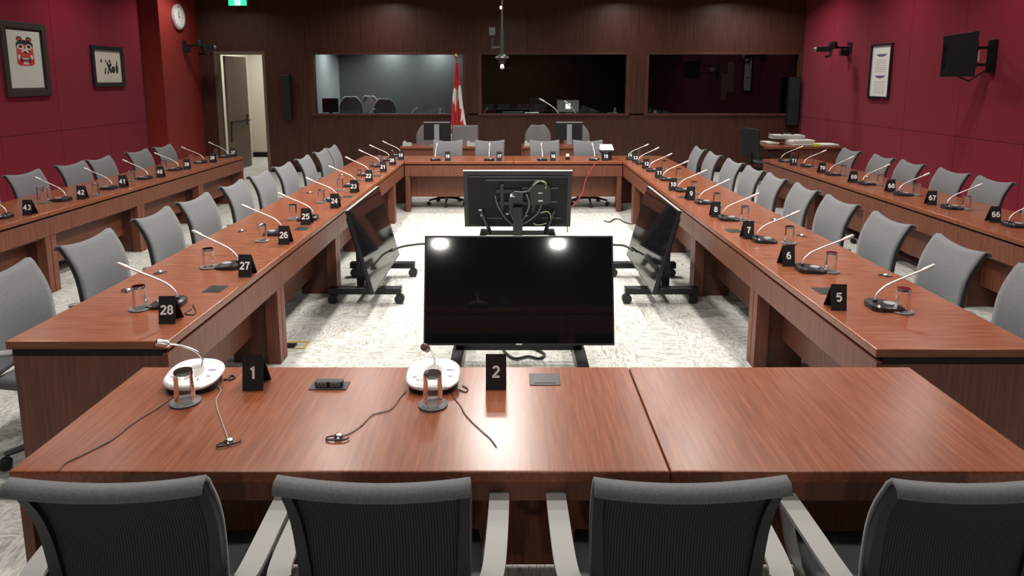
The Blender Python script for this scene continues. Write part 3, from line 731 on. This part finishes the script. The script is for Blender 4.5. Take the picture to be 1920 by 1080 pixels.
# red cable hanging from far desk to floor
A = Vector((*desk(1125,303,.75), .75)); P = [A, Vector((1.23,9.56,.76)), Vector((1.14,9.50,.66)), Vector((1.05,9.45,.5)), Vector((.98,9.35,.30)), Vector((.80,9.15,.12)), Vector((.76,9.0,.02)), Vector((.74,8.8,.012)), Vector((.70,8.3,.012))]
o = MB().tube(smooth_path(P, 6), .007, 6).build('red_cable', REDC, smooth=True); tag(o, 'red cable hanging from the far cross desk down to the carpet', 'cable')
x, y = desk(1403, 358, 0)
t = MB().box(x-.10, x+.10, y-.03, y+.03, 0, .004).build('pink_tape', mat('pink_tape_mat', (.6,.12,.10), .7)); tag(t, 'short pink tape strip on the carpet between the two right desk rows', 'tape')
# yellow floor tape and floor box
x, y = desk(560, 648, 0)
t = MB().box(x-.10, x+.04, y+.055, y+.075, .0, .004).box(x+.04, x+.06, y-.06, y+.075, 0, .004).box(x-.03,x+.04,y-.06,y-.045,0,.004).build('yellow_tape', YELLOW)
tag(t, 'yellow tape outline on the carpet beside the left desk leg', 'tape')
t = MB().box(x-.14, x-.02, y-.05, y+.02, 0, .012).build('floor_box', BLACKP, bevel=.002); tag(t, 'small black floor box beside the yellow tape and left desk leg', 'floor box')

# ------------------------------------------------------------------ things on the walls
def picture(label, X, yc, zc, w_, h_, side, fw, fm, art, mat_w=0.0, group=None):
    """side +1: hangs on the left wall and faces +X; -1 on the right wall"""
    t = thing('framed_picture', label, 'picture', (X, yc, zc), PI/2 if side > 0 else -PI/2)
    # local: faces -Y, width along x
    b = MB().box(-w_/2, w_/2, -.035, -.002, h_/2-fw, h_/2).box(-w_/2, w_/2, -.035, -.002, -h_/2, -h_/2+fw)
    b.box(-w_/2, -w_/2+fw, -.035, -.002, -h_/2+fw, h_/2-fw).box(w_/2-fw, w_/2, -.035, -.002, -h_/2+fw, h_/2-fw)
    b.build('frame', fm, t, bevel=.003)
    art(t, w_-2*fw, h_-2*fw); return t
def flat(parent, name, poly, y, m):
    M = Matrix(((1,0,0,0),(0,0,-1,0),(0,1,0,0),(0,0,0,1)))
    return MB().prism(poly, -y, -y+.0012, M=M).build(name, m, parent)
def ell(cx, cy, rx, ry, n=20, a0=0, a1=2*PI): return [(cx+rx*math.cos(a0+(a1-a0)*k/n), cy+ry*math.sin(a0+(a1-a0)*k/n)) for k in range(n+(0 if a1-a0 > 6.28 else 1))]
def sheet(t, W, H, m, y=-.012): return MB().box(-W/2, W/2, y, -.004, -H/2, H/2).build('print_sheet', m, t)
FS = [1, 1, 0]
def fl2(b, poly, lvl, mi):
    poly = [(x*FS[0], y*FS[1]+FS[2]) for x, y in poly]
    M = Matrix(((1,0,0,0),(0,0,-1,0),(0,1,0,0),(0,0,0,1)))
    b.prism(poly, .0125+lvl*.0006, .0131+lvl*.0006, mi, M)
INK = mat('black_ink', (.012,.012,.015), .7); INKR = mat('red_ink', (.50,.035,.025), .7); PAPER2 = mat('grey_paper', (.55,.55,.51), .8); PAPER3 = mat('warm_paper', (.62,.56,.50), .8)
def art_mask(t, W, H):
    m = .085; sh = MB().box(-W/2, W/2, -.012, -.004, -H/2, H/2).build('mat_board', mat('dark_mat', (.05,.04,.035), .8), t)
    sh = MB().box(-W/2+.03, W/2-.03, -.0125, -.004, -H/2+.03, H/2-.03).build('print_sheet', PAPER2, t)
    b = MB(); o = .06; FS[:] = [.80, .66, .08]
    for sx in (-1,1):
        fl2(b, ell(sx*.115, .235+o, .07, .05), 0, 0); fl2(b, ell(sx*.115, .225+o, .045, .035), 1, 1)
    fl2(b, ell(0, .02+o, .20, .20, 28), 0, 1)
    fl2(b, [(-.2,.15+o),(-.12,.21+o),(.12,.21+o),(.2,.15+o),(.2,.05+o),(.14,.13+o),(-.14,.13+o),(-.2,.05+o)], 1, 0)
    for sx in (-1,1):
        fl2(b, ell(sx*.10, .075+o, .08, .055), 1.5, 2); fl2(b, ell(sx*.10, .08+o, .045, .032), 2.2, 0)
    fl2(b, [(-.05,.04+o),(.05,.04+o),(.09,-.03+o),(0,-.05+o),(-.09,-.03+o)], 2, 2); fl2(b, ell(0,-.03+o,.045,.02), 3, 0)
    fl2(b, [(-.2,-.03+o),(.2,-.03+o),(.21,-.27+o),(.14,-.31+o),(-.14,-.31+o),(-.21,-.27+o)], 1, 1)
    for sx in (-1,1): fl2(b, ell(sx*.15,-.13+o,.03,.05), 2, 2)
    fl2(b, [(-.13,-.14+o),(.13,-.14+o),(.11,-.27+o),(.06,-.20+o),(-.06,-.20+o),(-.11,-.27+o)], 2.6, 0)
    fl2(b, [(-.10,-.15+o),(.10,-.15+o),(.06,-.18+o),(-.06,-.18+o)], 3.4, 2)
    fl2(b, [(-.05,-.24+o),(.05,-.24+o),(.07,-.28+o),(-.07,-.28+o)], 2.6, 2)
    b.build('printed_motif', [INK, INKR, PAPER2], sh); FS[:] = [1, 1, 0]
def art_figs(t, W, H):
    sh = sheet(t, W, H, PAPER3); b = MB()
    fl2(b, [(-.04,-.12),(.0,-.02),(-.05,.06),(-.02,.08),(.03,.03),(.08,.06),(.10,.03),(.06,-.01),(.10,-.08),(.06,-.12),(.02,-.05),(-.0,-.12)], 0, 0)
    fl2(b, ell(.05,.085,.025,.03), 0, 0); fl2(b, ell(.14,-.05,.05,.06), 0, 0); fl2(b, ell(.24,-.04,.035,.075), 0, 0)
    fl2(b, [(.22,-.0),(.24,.10),(.26,.10),(.26,0)], 0, 0); fl2(b, ell(-.18,.09,.02,.03), 0, 0); fl2(b, ell(-.06,.09,.015,.02), 0, 0)
    fl2(b, [(-.12,-.12),(-.09,-.02),(-.06,-.02),(-.08,-.12)], 0, 0)
    b.build('printed_motif', [INK], sh)
def art_doc(t, W, H):
    sh = sheet(t, W, H, PAPER); b = MB(); g = mat('faint_ink', (.45,.42,.40), .8)
    for cy in (.24, -.10):
        fl2(b, [(-.17,cy+.03),(.17,cy+.03),(.10,cy),(.05,cy-.012),(-.05,cy-.012),(-.10,cy)], 0, 0)
        for k in range(7): fl2(b, [(-.16,cy-.06-.03*k),(.16,cy-.06-.03*k),(.16,cy-.068-.03*k),(-.16,cy-.068-.03*k)], 0, 1)
    b.build('printed_motif', [mat('blue_grey_ink', (.10,.10,.22), .7), g], sh)
picture('tall dark-framed print of a red and black mask, on the left wall', XL+.001, 9.40, 2.18, .86, 1.00, 1, .085, mat('dark_brown_frame', (.035,.026,.022), .5), art_mask)
picture('small black-framed print of dark figures, on the left wall near the column', XL+.001, 11.30, 2.12, .88, .66, 1, .07, BLACKP, art_figs)
picture('narrow black-framed white document print, on the right wall', XR-.001, 10.93, 2.04, .62, .87, -1, .035, BLACKP, art_doc)
# clock
t = thing('wall_clock', 'round white wall clock with a silver rim on the column', 'clock', (-6.349, 13.08, 3.08), PI/2)
R90 = Matrix.Rotation(PI/2, 4, 'X')
MB().lathe([(0,0),(.22,0),(.235,.012),(.235,.045),(.20,.055),(.185,.045),(.185,.03),(0,.03)], n=40, M=R90).build('case', SILVER, t, smooth='angle')
MB().lathe([(0,.031),(.18,.031),(.18,.033),(0,.033)], n=40, M=R90).build('dial', WHITE, t)
MB().box(-.006,.006,-.038,-.036,-.02,.11).box(-.004,.05,-.038,-.036,-.004,.004).build('hand', BLACKP, t)
b = MB()
for k in range(12):
    a = k*PI/6; M_ = Matrix.Rotation(a, 4, 'Y'); b.box(-.004,.004,-.036,-.034,.14,.165, M=M_)
b.build('hour_mark', BLACKP, t)
# dome/box cameras on wall brackets
def wall_camera(label, x, y, z, side, yaw):
    t = thing('wall_camera', label, 'camera', (x, y, z), PI/2 if side > 0 else -PI/2)
    MB().box(-.07,.07,-.02,0,-.09,.09).build('wall_plate', BLACKP, t, bevel=.004)
    MB().tube([(0,-.01,0),(0,-.30,.0)], .02, 8).tube([(0,-.14,-.02),(0,-.01,-.12)], .012, 6).build('arm', BLACKM, t)
    MB().lathe([(0,-.02),(.06,-.02),(.075,.03),(.06,.10),(0,.11)], (0,-.30,0), 16).build('camera_base', BLACKP, t, smooth='angle')
    Mh = Matrix.Translation((0,-.36,-.02)) @ Matrix.Rotation(yaw, 4, 'Z')
    h_ = MB().box(-.045,.045,-.20,.02,-.05,.04, M=Mh).build('camera_head', BLACKP, t, bevel=.01)
    MB().lathe([(0,0),(.036,0),(.036,.05),(.03,.05),(.0,.045)], n=16, M=Mh @ Matrix.Translation((0,-.20,-.005)) @ Matrix.Rotation(PI/2,4,'X')).build('lens', GREYP, h_, smooth='angle')
    MB().box(-.09,-.02,-.14,-.01,-.14,-.03).build('cable_box', BLACKP, t, bevel=.004)
    MB().tube([(0,-.32,.0),(.05,-.36,-.14),(.04,-.44,-.16)], .022, 8).build('lower_arm', BLACKP, t)
    return t
wall_camera('black camera on a bracket under the clock, on the red column', -6.35, 13.28, 2.56, 1, .9)
wall_camera('black camera on a bracket on the right wall, left of the framed document', XR, 12.0, 2.46, -1, -.6)
# wall television
t = thing('wall_television', 'small black television on a swing arm, on the red right wall', 'television', (5.26, 8.06, 2.19), -PI/2+.0)
T = Matrix.Rotation(-.22, 4, 'Z')
MB().box(-.44,.44,-.02,.02,-.25,.25, M=T).build('bezel', BLACKP, t, bevel=.003)
MB().box(-.43,.43,-.0215,-.02,-.236,.238, M=T).build('screen', MATTESCR, t)
MB().box(-.35,.35,.02,.05,-.18,.18, M=T).build('back_cover', BLACKP, t, bevel=.01)
MB().box(-.40,-.28,.61,.655,-.20,.20).build('wall_plate', BLACKM, t, bevel=.003)
MB().box(-.36,-.30,.04,.62,.085,.12).box(-.36,-.30,.04,.62,-.12,-.085).box(-.36,.2,.045,.09,-.15,.15).tube([(-.33,.6,-.15),(-.30,.35,-.30),(-.2,.1,-.22)], .010, 6).build('swing_arm', BLACKM, t)
MB().box(-.40,-.39,.42,.52,-.06,.06).build('socket_plate', WHITE, t, bevel=.002)
# loudspeakers on the back wall
for xx, zc, ww, hh, lb in ((-4.58, 1.54, .17, .92, 'slim black column loudspeaker on the back wall, between door and left window'), (5.73, 1.47, .22, .98, 'black loudspeaker in the far right corner beside the right window')):
    t = thing('wall_loudspeaker', lb, 'loudspeaker', (xx, YB, zc))
    MB().box(-ww/2, ww/2, -.16, -.03, -hh/2, hh/2).build('cabinet', BLACKP, t, bevel=.01)
    MB().box(-ww/2+.015, ww/2-.015, -.166, -.16, -hh/2+.02, hh/2-.02).build('grille', mat('grille', (.015,.016,.017), .9), t)
    MB().box(-.03,.03,-.03,0,-.1,.1).build('bracket', BLACKM, t)
# exit sign
GREEN = mat('green_lit', (.0,.35,.12), .4, emit=(.02,.75,.28), es=1.6); WLIT = mat('white_lit', (.9,.9,.9), .4, emit=(.9,1,.92), es=2.0)
t = thing('exit_sign', 'lit green running person exit sign hanging above the door', 'sign', (-5.38, 13.6, 3.335))
MB().box(-.185,.185,-.03,.03,0,.20).build('housing', GREYP, t)
pn = MB().box(-.175,.175,-.034,-.03,.008,.19).build('green_panel', GREEN, t)
q = MB().box(-.05,.055,-.036,-.034,.015,.18).build('doorway_symbol', WLIT, pn)
b = MB(); Mz = Matrix(((1,0,0,0),(0,0,-1,0),(0,1,0,0),(0,0,0,1)))
b.prism(ell(.005,.155,.013,.013,12), .0362, .037, M=Mz)
b.prism([(-.01,.14),(.015,.14),(.02,.09),(.04,.05),(.03,.045),(.005,.08),(-.02,.05),(-.04,.055),(-.04,.045),(-.015,.035),(.0,.07),(-.005,.09)], .0362, .037, M=Mz)
b.build('running_figure', GREEN, q)
MB().box(-.02,.02,-.02,.02,.20,.365).build('mount', GREYP, t)
# hanging camera / microphone array
t = thing('hanging_camera', 'black camera rig hanging from the ceiling on a thin pole', 'camera', (-.13, 9.0, CEIL))
MB().tube([(0,0,0),(0,0,-1.30)], .012, 8).build('pole', DARKP, t)
MB().tube([(0,0,-1.15),(0,0,-1.48)], .028, 10).build('pole_sleeve', BLACKP, t)
MB().box(-.17,-.09,-.03,.03,-1.22,-1.12).tube([(-.13,0,-1.22),(-.13,0,-1.36)], .012, 6).box(-.14,0,-.008,.008,-1.385,-1.36).build('sensor', BLACKP, t)
MB().lathe([(0,0),(.03,0),(.085,-.03),(.095,-.05),(.05,-.075),(.045,-.12),(0,-.14)], (0,0,-1.46), 16).build('camera_body', BLACKP, t, smooth='angle')
MB().tube([(0,-.03,-1.60),(0,-.05,-1.645)], [.022,.03], 12).build('lens', SILVER, t, smooth='angle')
MB().tube([(-.015,-.02,-.86),(-.015,-.05,-.88)], .014, 8).build('indicator', mat('lamp_white', (.9,.9,.9), .3, emit=(1,1,1), es=2), t)

# ------------------------------------------------------------------ flag
REDF = mat('flag_red', (.52,.010,.028), .7, sheen=.1); WHF = mat('flag_white', (.78,.74,.72), .7)
leaf = [(0,.5),(.09,.34),(.19,.39),(.15,.13),(.27,.26),(.30,.19),(.45,.22),(.40,.07),(.47,.03),(.24,-.17),(.27,-.26),(.03,-.22),(.03,-.48)]
leaf = leaf + [(-a, c) for a, c in reversed(leaf[1:])]
def inpoly(x, y, P):
    r = False; j = len(P)-1
    for i in range(len(P)):
        if (P[i][1] > y) != (P[j][1] > y) and x < (P[j][0]-P[i][0])*(y-P[i][1])/(P[j][1]-P[i][1])+P[i][0]: r = not r
        j = i
    return r
fx, fy = -1.08, 13.3
t = thing('flag_on_stand', 'red and white maple leaf flag draped on a pole before the back wall', 'flag', (fx, fy, 0))
MB().tube([(0,0,.05),(0,0,2.30)], .014, 10).build('pole', mat('oak_pole', (.28,.13,.06), .4), t, smooth='angle')
MB().lathe([(0,0),(.15,0),(.15,.03),(.05,.05),(.03,.08),(0,.08)], n=24).build('base', CHROME, t, smooth='angle')
MB().lathe([(0,0),(.02,.01),(.018,.03),(.04,.055),(.038,.085),(0,.13)], (0,0,2.29), 14).build('finial', mat('brass', (.45,.22,.08), .35, metal=.7), t, smooth='angle')
def ff_(u, v):
    z = 2.22 - v*1.62; wd = .05 + .26*min(v*1.25, 1)
    x = -.045*min(1,v*2) + (u-.25)*wd; y = -.03-.035*math.sin(u*PI*3+v*1.5)*min(1, v*3+.2)
    return (x, y, z)
def fm_(u, v):
    e = v + .05*(u-.5) + .025*math.sin(u*PI*3)
    if e < .30: return 0
    if e > .98: return 0
    lx, ly = (u-.40)*.80, (.745-v)*1.25
    ca, sa = math.cos(.5), math.sin(.5)
    return 0 if inpoly(lx*ca-ly*sa, lx*sa+ly*ca, leaf) else 1
MB().grid(ff_, 70, 150, mfn=fm_).build('cloth', [REDF, WHF], t, smooth=True, solid=.003)

# ------------------------------------------------------------------ clerk desks beyond the far cross desk
def clerk_desk(label, xa, xb_):
    t = thing('clerk_desk', label, 'desk', ((xa+xb_)/2, 11.8, 0)); h_ = (xb_-xa)/2
    MB().box(-h_, h_, 0, .58, .70, .74).build('desktop', DESK, t, bevel=.005)
    MB().box(-h_+.03, h_-.03, .03, .055, .10, .70).build('front_panel', DESKV, t)
    for sx in (-1,1): MB().box(min(sx*h_,sx*(h_-.04)), max(sx*h_,sx*(h_-.04)), .03, .55, 0, .70).build('side_panel', DESKV, t, bevel=.003)
clerk_desk('small wooden clerk desk behind the far cross desk, on the left', -1.98, -.58)
clerk_desk('small wooden clerk desk behind the far cross desk, on the right', .17, 1.62)
def monitor(label, x, y, z):
    t = thing('desk_monitor', label, 'monitor', (x, y, z))
    MB().box(-.235,.235,.0,.03,.10,.41).build('housing', BLACKP, t, bevel=.006)
    MB().box(-.225,.225,.03,.032,.115,.40).build('screen', MATTESCR, t)
    MB().box(-.235,.235,-.004,.03,.405,.425).build('top_edge', GREYP, t, bevel=.004)
    MB().box(-.045,.045,-.05,-.001,.01,.38).build('stand_column', GREYP, t, bevel=.006)
    MB().lathe([(0,0),(.12,0),(.12,.01),(0,.014)], (0,0,0), 20).build('stand_foot', GREYP, t)
monitor('black monitor seen from behind, on the left clerk desk', -1.34, 11.98, .74)
monitor('black monitor seen from behind, on the right clerk desk', 1.02, 11.98, .74)
SHELL = noisy(mat('taupe_grey_fabric', (.2,.19,.2), .85), (.15,.145,.15), (.20,.19,.195), (1,1,1), 60, 2)
def make_task(sq, shell, name='task_chair'):
    t = thing(name, 'chair', 'chair')
    def bf(u, v):
        U = u*2-1; q = v; top = 1 if sq else (1-.55*max(0,(q-.55)/.45)**2.2)
        return (U*.245*top, .0+.05*U*U+.05*q, .50+.54*q)
    MB().grid(bf, 14, 14).build('backrest', shell, t, smooth=True, solid=.04)
    MB().lathe([(0,0),(.22,0),(.25,.03),(.24,.07),(0,.08)], (0,-.24,.42), 20).build('seat', SEATM, t, smooth='angle')
    MB().tube([(0,-.24,.1),(0,-.24,.42)], .025, 10).build('gas_column', BLACKM, t)
    MB().box(-.03,.03,-.2,.06,.40,.43).box(-.03,.03,.02,.06,.40,.60).build('back_bracket', BLACKP, t)
    for sx in (-1,1): MB().tube([(sx*.22,-.2,.45),(sx*.29,-.2,.60),(sx*.29,-.1,.66),(sx*.29,-.35,.66)], .018, 8).build('armrest', BLACKP, t)
    b = MB()
    for k in range(5):
        a = 2*PI*k/5; b.tube([(0,-.24,.10),(math.cos(a)*.28,-.24+math.sin(a)*.28,.06)], .018, 6)
    base = b.build('star_base', BLACKP, t)
    for k in range(5):
        a = 2*PI*k/5; c_, s_ = math.cos(a)*.28, -.24+math.sin(a)*.28
        MB().tube([(c_-.02,s_,.028),(c_+.02,s_,.028)], .028, 12).build('caster', BLACKP, base)
    return t
TA = Proto(make_task(True, SHELL)); TB = Proto(make_task(False, SHELL))
TB.place((-1.60, 12.92, 0), 0, 'taupe grey rounded chair behind the left clerk desk, left of its monitor')
TA.place((-.90, 12.88, 0), .05, 'taupe grey square-backed chair at the left clerk desk, in front of the flag')
TB.place((.50, 12.92, 0), 0, 'taupe grey rounded chair behind the right clerk desk, left of its monitor')
TB.place((1.25, 12.92, 0), 0, 'taupe grey rounded chair behind the right clerk desk, right of its monitor')
# small items on clerk desks and cross desk
def phone(label, x, y, z, m=GREYP, w_=.08, name='desk_phone', cat='phone'):
    t = thing(name, label, cat, (x, y, z))
    MB().add([(-w_,-.07,0),(w_,-.07,0),(w_,.07,0),(-w_,.07,0),(-w_,-.07,.07),(w_,-.07,.07),(w_,.07,.02),(-w_,.07,.02)],
             [(0,3,2,1),(4,5,6,7),(0,1,5,4),(1,2,6,5),(2,3,7,6),(3,0,4,7)]).build('body', m, t, bevel=.004)
    MB().box(-w_+.01,-w_+.045,-.06,.06,.055,.085).build('handset', m, t, bevel=.006)
PALE = mat('pale_grey', (.45,.46,.45), .5)
phone('pale grey phone on the left end of the left clerk desk', -1.86, 11.95, .74, PALE)
phone('pale grey phone on the right end of the left clerk desk', -.72, 11.95, .74, PALE)
phone('pale grey phone on the left end of the right clerk desk', .30, 11.95, .74, PALE)
phone('pale grey phone on the right end of the right clerk desk', 1.42, 11.95, .74, PALE)
t = thing('document_reader', 'black device with a white top, at the right end of the far cross desk', 'device', (1.40, 9.90, .74))
MB().box(-.07,.07,-.06,.06,0,.10).build('foot', BLACKP, t, bevel=.01)
MB().box(-.10,.10,-.09,.09,.10,.14).build('body', BLACKP, t, bevel=.01)
MB().add([(-.10,-.08,.145),(.10,-.08,.145),(.10,.10,.145),(-.10,.10,.145),(-.09,-.07,.17),(.09,-.07,.17),(.09,.10,.215),(-.09,.10,.215)],
         [(0,3,2,1),(4,5,6,7),(0,1,5,4),(1,2,6,5),(2,3,7,6),(3,0,4,7)]).build('top_tray', WHITE, t, bevel=.003)
t = thing('small_webcam', 'small white and black cup-like device on the far cross desk between plates 16 and 15', 'device', (.82, 9.85, .74))
MB().lathe([(0,0),(.03,0),(.03,.04),(.02,.05),(0,.05)], n=14).build('body', BLACKP, t); MB().lathe([(0,.05),(.025,.05),(.025,.085),(0,.09)], n=14).build('cap', WHITE, t)
# red cable coil on right clerk desk
o = MB().tube(smooth_path([(.85,11.85,.75),(.95,11.83,.77),(1.1,11.84,.76),(1.2,11.9,.75)], 5), .01, 6).build('red_cable', REDC, smooth=True); tag(o, 'short red cable lying on the right clerk desk below the monitor', 'cable')

# ------------------------------------------------------------------ side desk with papers, far right
t = thing('side_desk', 'wooden side desk piled with papers in the far right corner', 'desk', (5.08, 12.0, 0))
MB().box(-.62,.80,-.2,.75,.70,.74).build('desktop', DESK, t, bevel=.005)
for xx in (-.05,.76): MB().box(xx,xx+.03,-.17,.72,0,.70).build('side_panel', DESKV, t)
MB().box(.0,.76,-.15,-.12,.1,.70).build('front_panel', DESKV, t)
def stack(label, x, y, w_, d_, n, m, rz=0, z=.74, name='paper_stack', cat='papers'):
    b = MB(); zz = 0; r = random.Random(int(x*100))
    for k in range(n):
        dx, dy = r.uniform(-.012,.012), r.uniform(-.012,.012); h_ = .009
        b.box(-w_/2+dx, w_/2+dx, -d_/2+dy, d_/2+dy, zz, zz+h_*.9); zz += h_
    o = b.build(name, m, bevel=.001, loc=(x, y, z)); o.rotation_euler = (0,0,rz); tag(o, label, cat); return z+zz
z1 = stack('lower stack of white papers in the middle of the side desk', 5.18, 12.1, .40, .30, 11, PAPER, .1)
stack('upper grey stack of papers lying across the side desk pile', 5.02, 12.28, .55, .30, 8, mat('grey_papers', (.5,.5,.48), .8), -.05, z=.74+.0995+.003)
stack('white papers at the right end of the side desk', 5.62, 12.0, .34, .28, 4, PAPER, .05)
stack('single white folder at the left end of the side desk', 4.72, 12.3, .22, .28, 5, PAPER, .1)
o = MB().box(-.05,.05,-.05,.05,0,.035).build('lime_note_pad', mat('lime', (.45,.60,.03), .6), loc=(5.42, 11.90, .7405)); tag(o, 'lime green note pad in front of the paper stacks on the side desk', 'note pad')
o = MB().tube(smooth_path([(4.9,12.3,.87),(4.95,12.28,.93),(5.05,12.3,.95),(5.15,12.25,.90),(5.05,12.2,.86),(4.9,12.22,.90)], 5), .012, 6).build('headphone_band', BLACKP, smooth=True); tag(o, 'black headphones on top of the paper pile on the side desk', 'headphones')
TC = Proto(make_task(True, mat('black_fabric', (.010,.011,.012), .8), 'black_task_chair'))
TC.place((4.36, 12.1, 0), PI/2+.3, 'black task chair left of the side desk in the far right corner')

# ------------------------------------------------------------------ in the booths
BC = noisy(mat('booth_chair_fabric', (.09,.085,.09), .8), (.20,.17,.185), (.25,.21,.225), (1,1,1), 40, 2)
TD = Proto(make_task(False, BC, 'booth_chair'))
TD.place((-3.55, 14.95, BFZ), PI+.1, 'mauve grey booth chair behind the left window, nearest the black screen')
TD.place((-3.22, 15.5, BFZ), PI-.3, 'booth chair partly hidden behind the mauve one in the left window')
TD.place((-2.80, 14.95, BFZ-.05), PI, 'lower dark booth chair in the middle of the left window')
def booth_mic(label, x, lean, z=CT, h_=.22):
    t = thing('booth_microphone', label, 'microphone', (x, YB+.35, z))
    MB().box(-.05,.05,-.04,.04,0,.03).build('base', PALE, t, bevel=.005)
    MB().tube(smooth_path([(0,0,.02),(lean*.4,0,h_*.55),(lean,0,h_)], 5), .012, 6).build('gooseneck', WHITE, t, smooth=True)
    MB().tube([(lean*.93,0,h_*.94),(lean*1.25,0,h_*1.14)], .018, 8).build('microphone_head', WHITE, t)
booth_mic('slanted microphone in the left booth window, before the mauve chair', -3.02, .10, h_=.12)
booth_mic('slanted microphone in the left booth window, right of the dark chair', -2.14, .12, h_=.14)
booth_mic('upright microphone in the left booth window, near the flag', -1.52, .01, h_=.12)
booth_mic('long silver microphone leaning left in the middle booth window', 1.00, -.34, h_=.30)
booth_mic('silver microphone leaning left in front of the lit screen of the middle booth', 1.35, -.20, h_=.26)
booth_mic('small white microphone at the left end of the middle booth window', -.60, .07, h_=.14)
def booth_screen(label, x, w_, h_, lit=None, z=CT):
    t = thing('booth_monitor', label, 'monitor', (x, YB+.48, z))
    MB().box(-w_/2,w_/2,-.02,.02,.05,.05+h_).build('housing', BLACKP, t, bevel=.004)
    MB().box(-.03,.03,-.01,.03,0,.06).box(-.1,.1,-.05,.06,0,.012).build('stand', BLACKP, t)
    s_ = MB().box(-w_/2+.012,w_/2-.012,-.0215,-.02,.062,.038+h_).build('screen', lit or MATTESCR, t)
    return t, s_
booth_screen('black screen at the left end of the left booth window', -3.86, .34, .30)
tt, ss = booth_screen('dim lit screen with a bright square in the middle booth', 1.19, .48, .27, mat('dim_lit_screen', (.05,.05,.045), .4, emit=(.30,.31,.25), es=.22))
MB().box(-.05,.05,-.024,-.0215,.13,.24).build('bright_square', mat('lit_square', (.9,.9,.9), .4, emit=(1,1,1), es=1.6), ss)
booth_screen('dark monitor standing left of the lit one in the middle booth', .52, .30, .30)
def flatstuff(nm, label, cat, x, w_, d_, h_, m, z=CT, y=YB+.36):
    o = MB().box(-w_/2,w_/2,-d_/2,d_/2,0,h_).build(nm, m, bevel=.003, loc=(x, y, z)); tag(o, label, cat); return o
DIM = mat('dim_grey', (.16,.17,.18), .5)
flatstuff('laptop', 'flat grey laptop at the left of the middle booth counter', 'laptop', .02, .42, .26, .075, DIM)
flatstuff('paper_sheet', 'loose white papers beside the laptop in the middle booth', 'papers', .42, .30, .2, .055, PAPER)
flatstuff('white_notepad', 'white notepad at the right end of the middle booth counter', 'notepad', 2.13, .2, .16, .05, PAPER)
o = MB().lathe([(0,0),(.03,0),(.035,.02),(.03,.13),(.012,.16),(0,.16)], n=14).build('jar', PALE, loc=(2.19, YB+.45, CT)); tag(o, 'pale bottle at the right end of the middle booth', 'bottle')
o = flatstuff('white_cup', 'small white cup in the right dark booth window', 'cup', 3.02+.0, .05, .05, .10, WHITE, z=CT)
o.location.z = CT
GS = mat('greenish_sheet', (.12,.14,.11), .7); 
for nm, lb, x, z, w_, h_ in (('wall_notice', 'tall pale green notice on the right booth wall', 5.20, 1.62, .15, .70), ('wall_notice', 'lower narrow notice overlapping the tall green one in the right booth', 5.05, 1.42, .14, .62),
                             ('wall_notice', 'small mauve sheet on the wall of the right booth', 3.28, 1.68, .09, .18), ('wall_notice', 'grey strip low on the wall of the right booth', 3.24, 1.15, .07, .17)):
    o = MB().box(-w_/2,w_/2,-.004,0,0,h_).build(nm, GS if 'green' in lb or 'lower' in lb else mat('mauve_sheet', (.12,.09,.10), .7), loc=(x, 16.199 if 'lower' not in lb else 16.19, z)); tag(o, lb, 'notice')
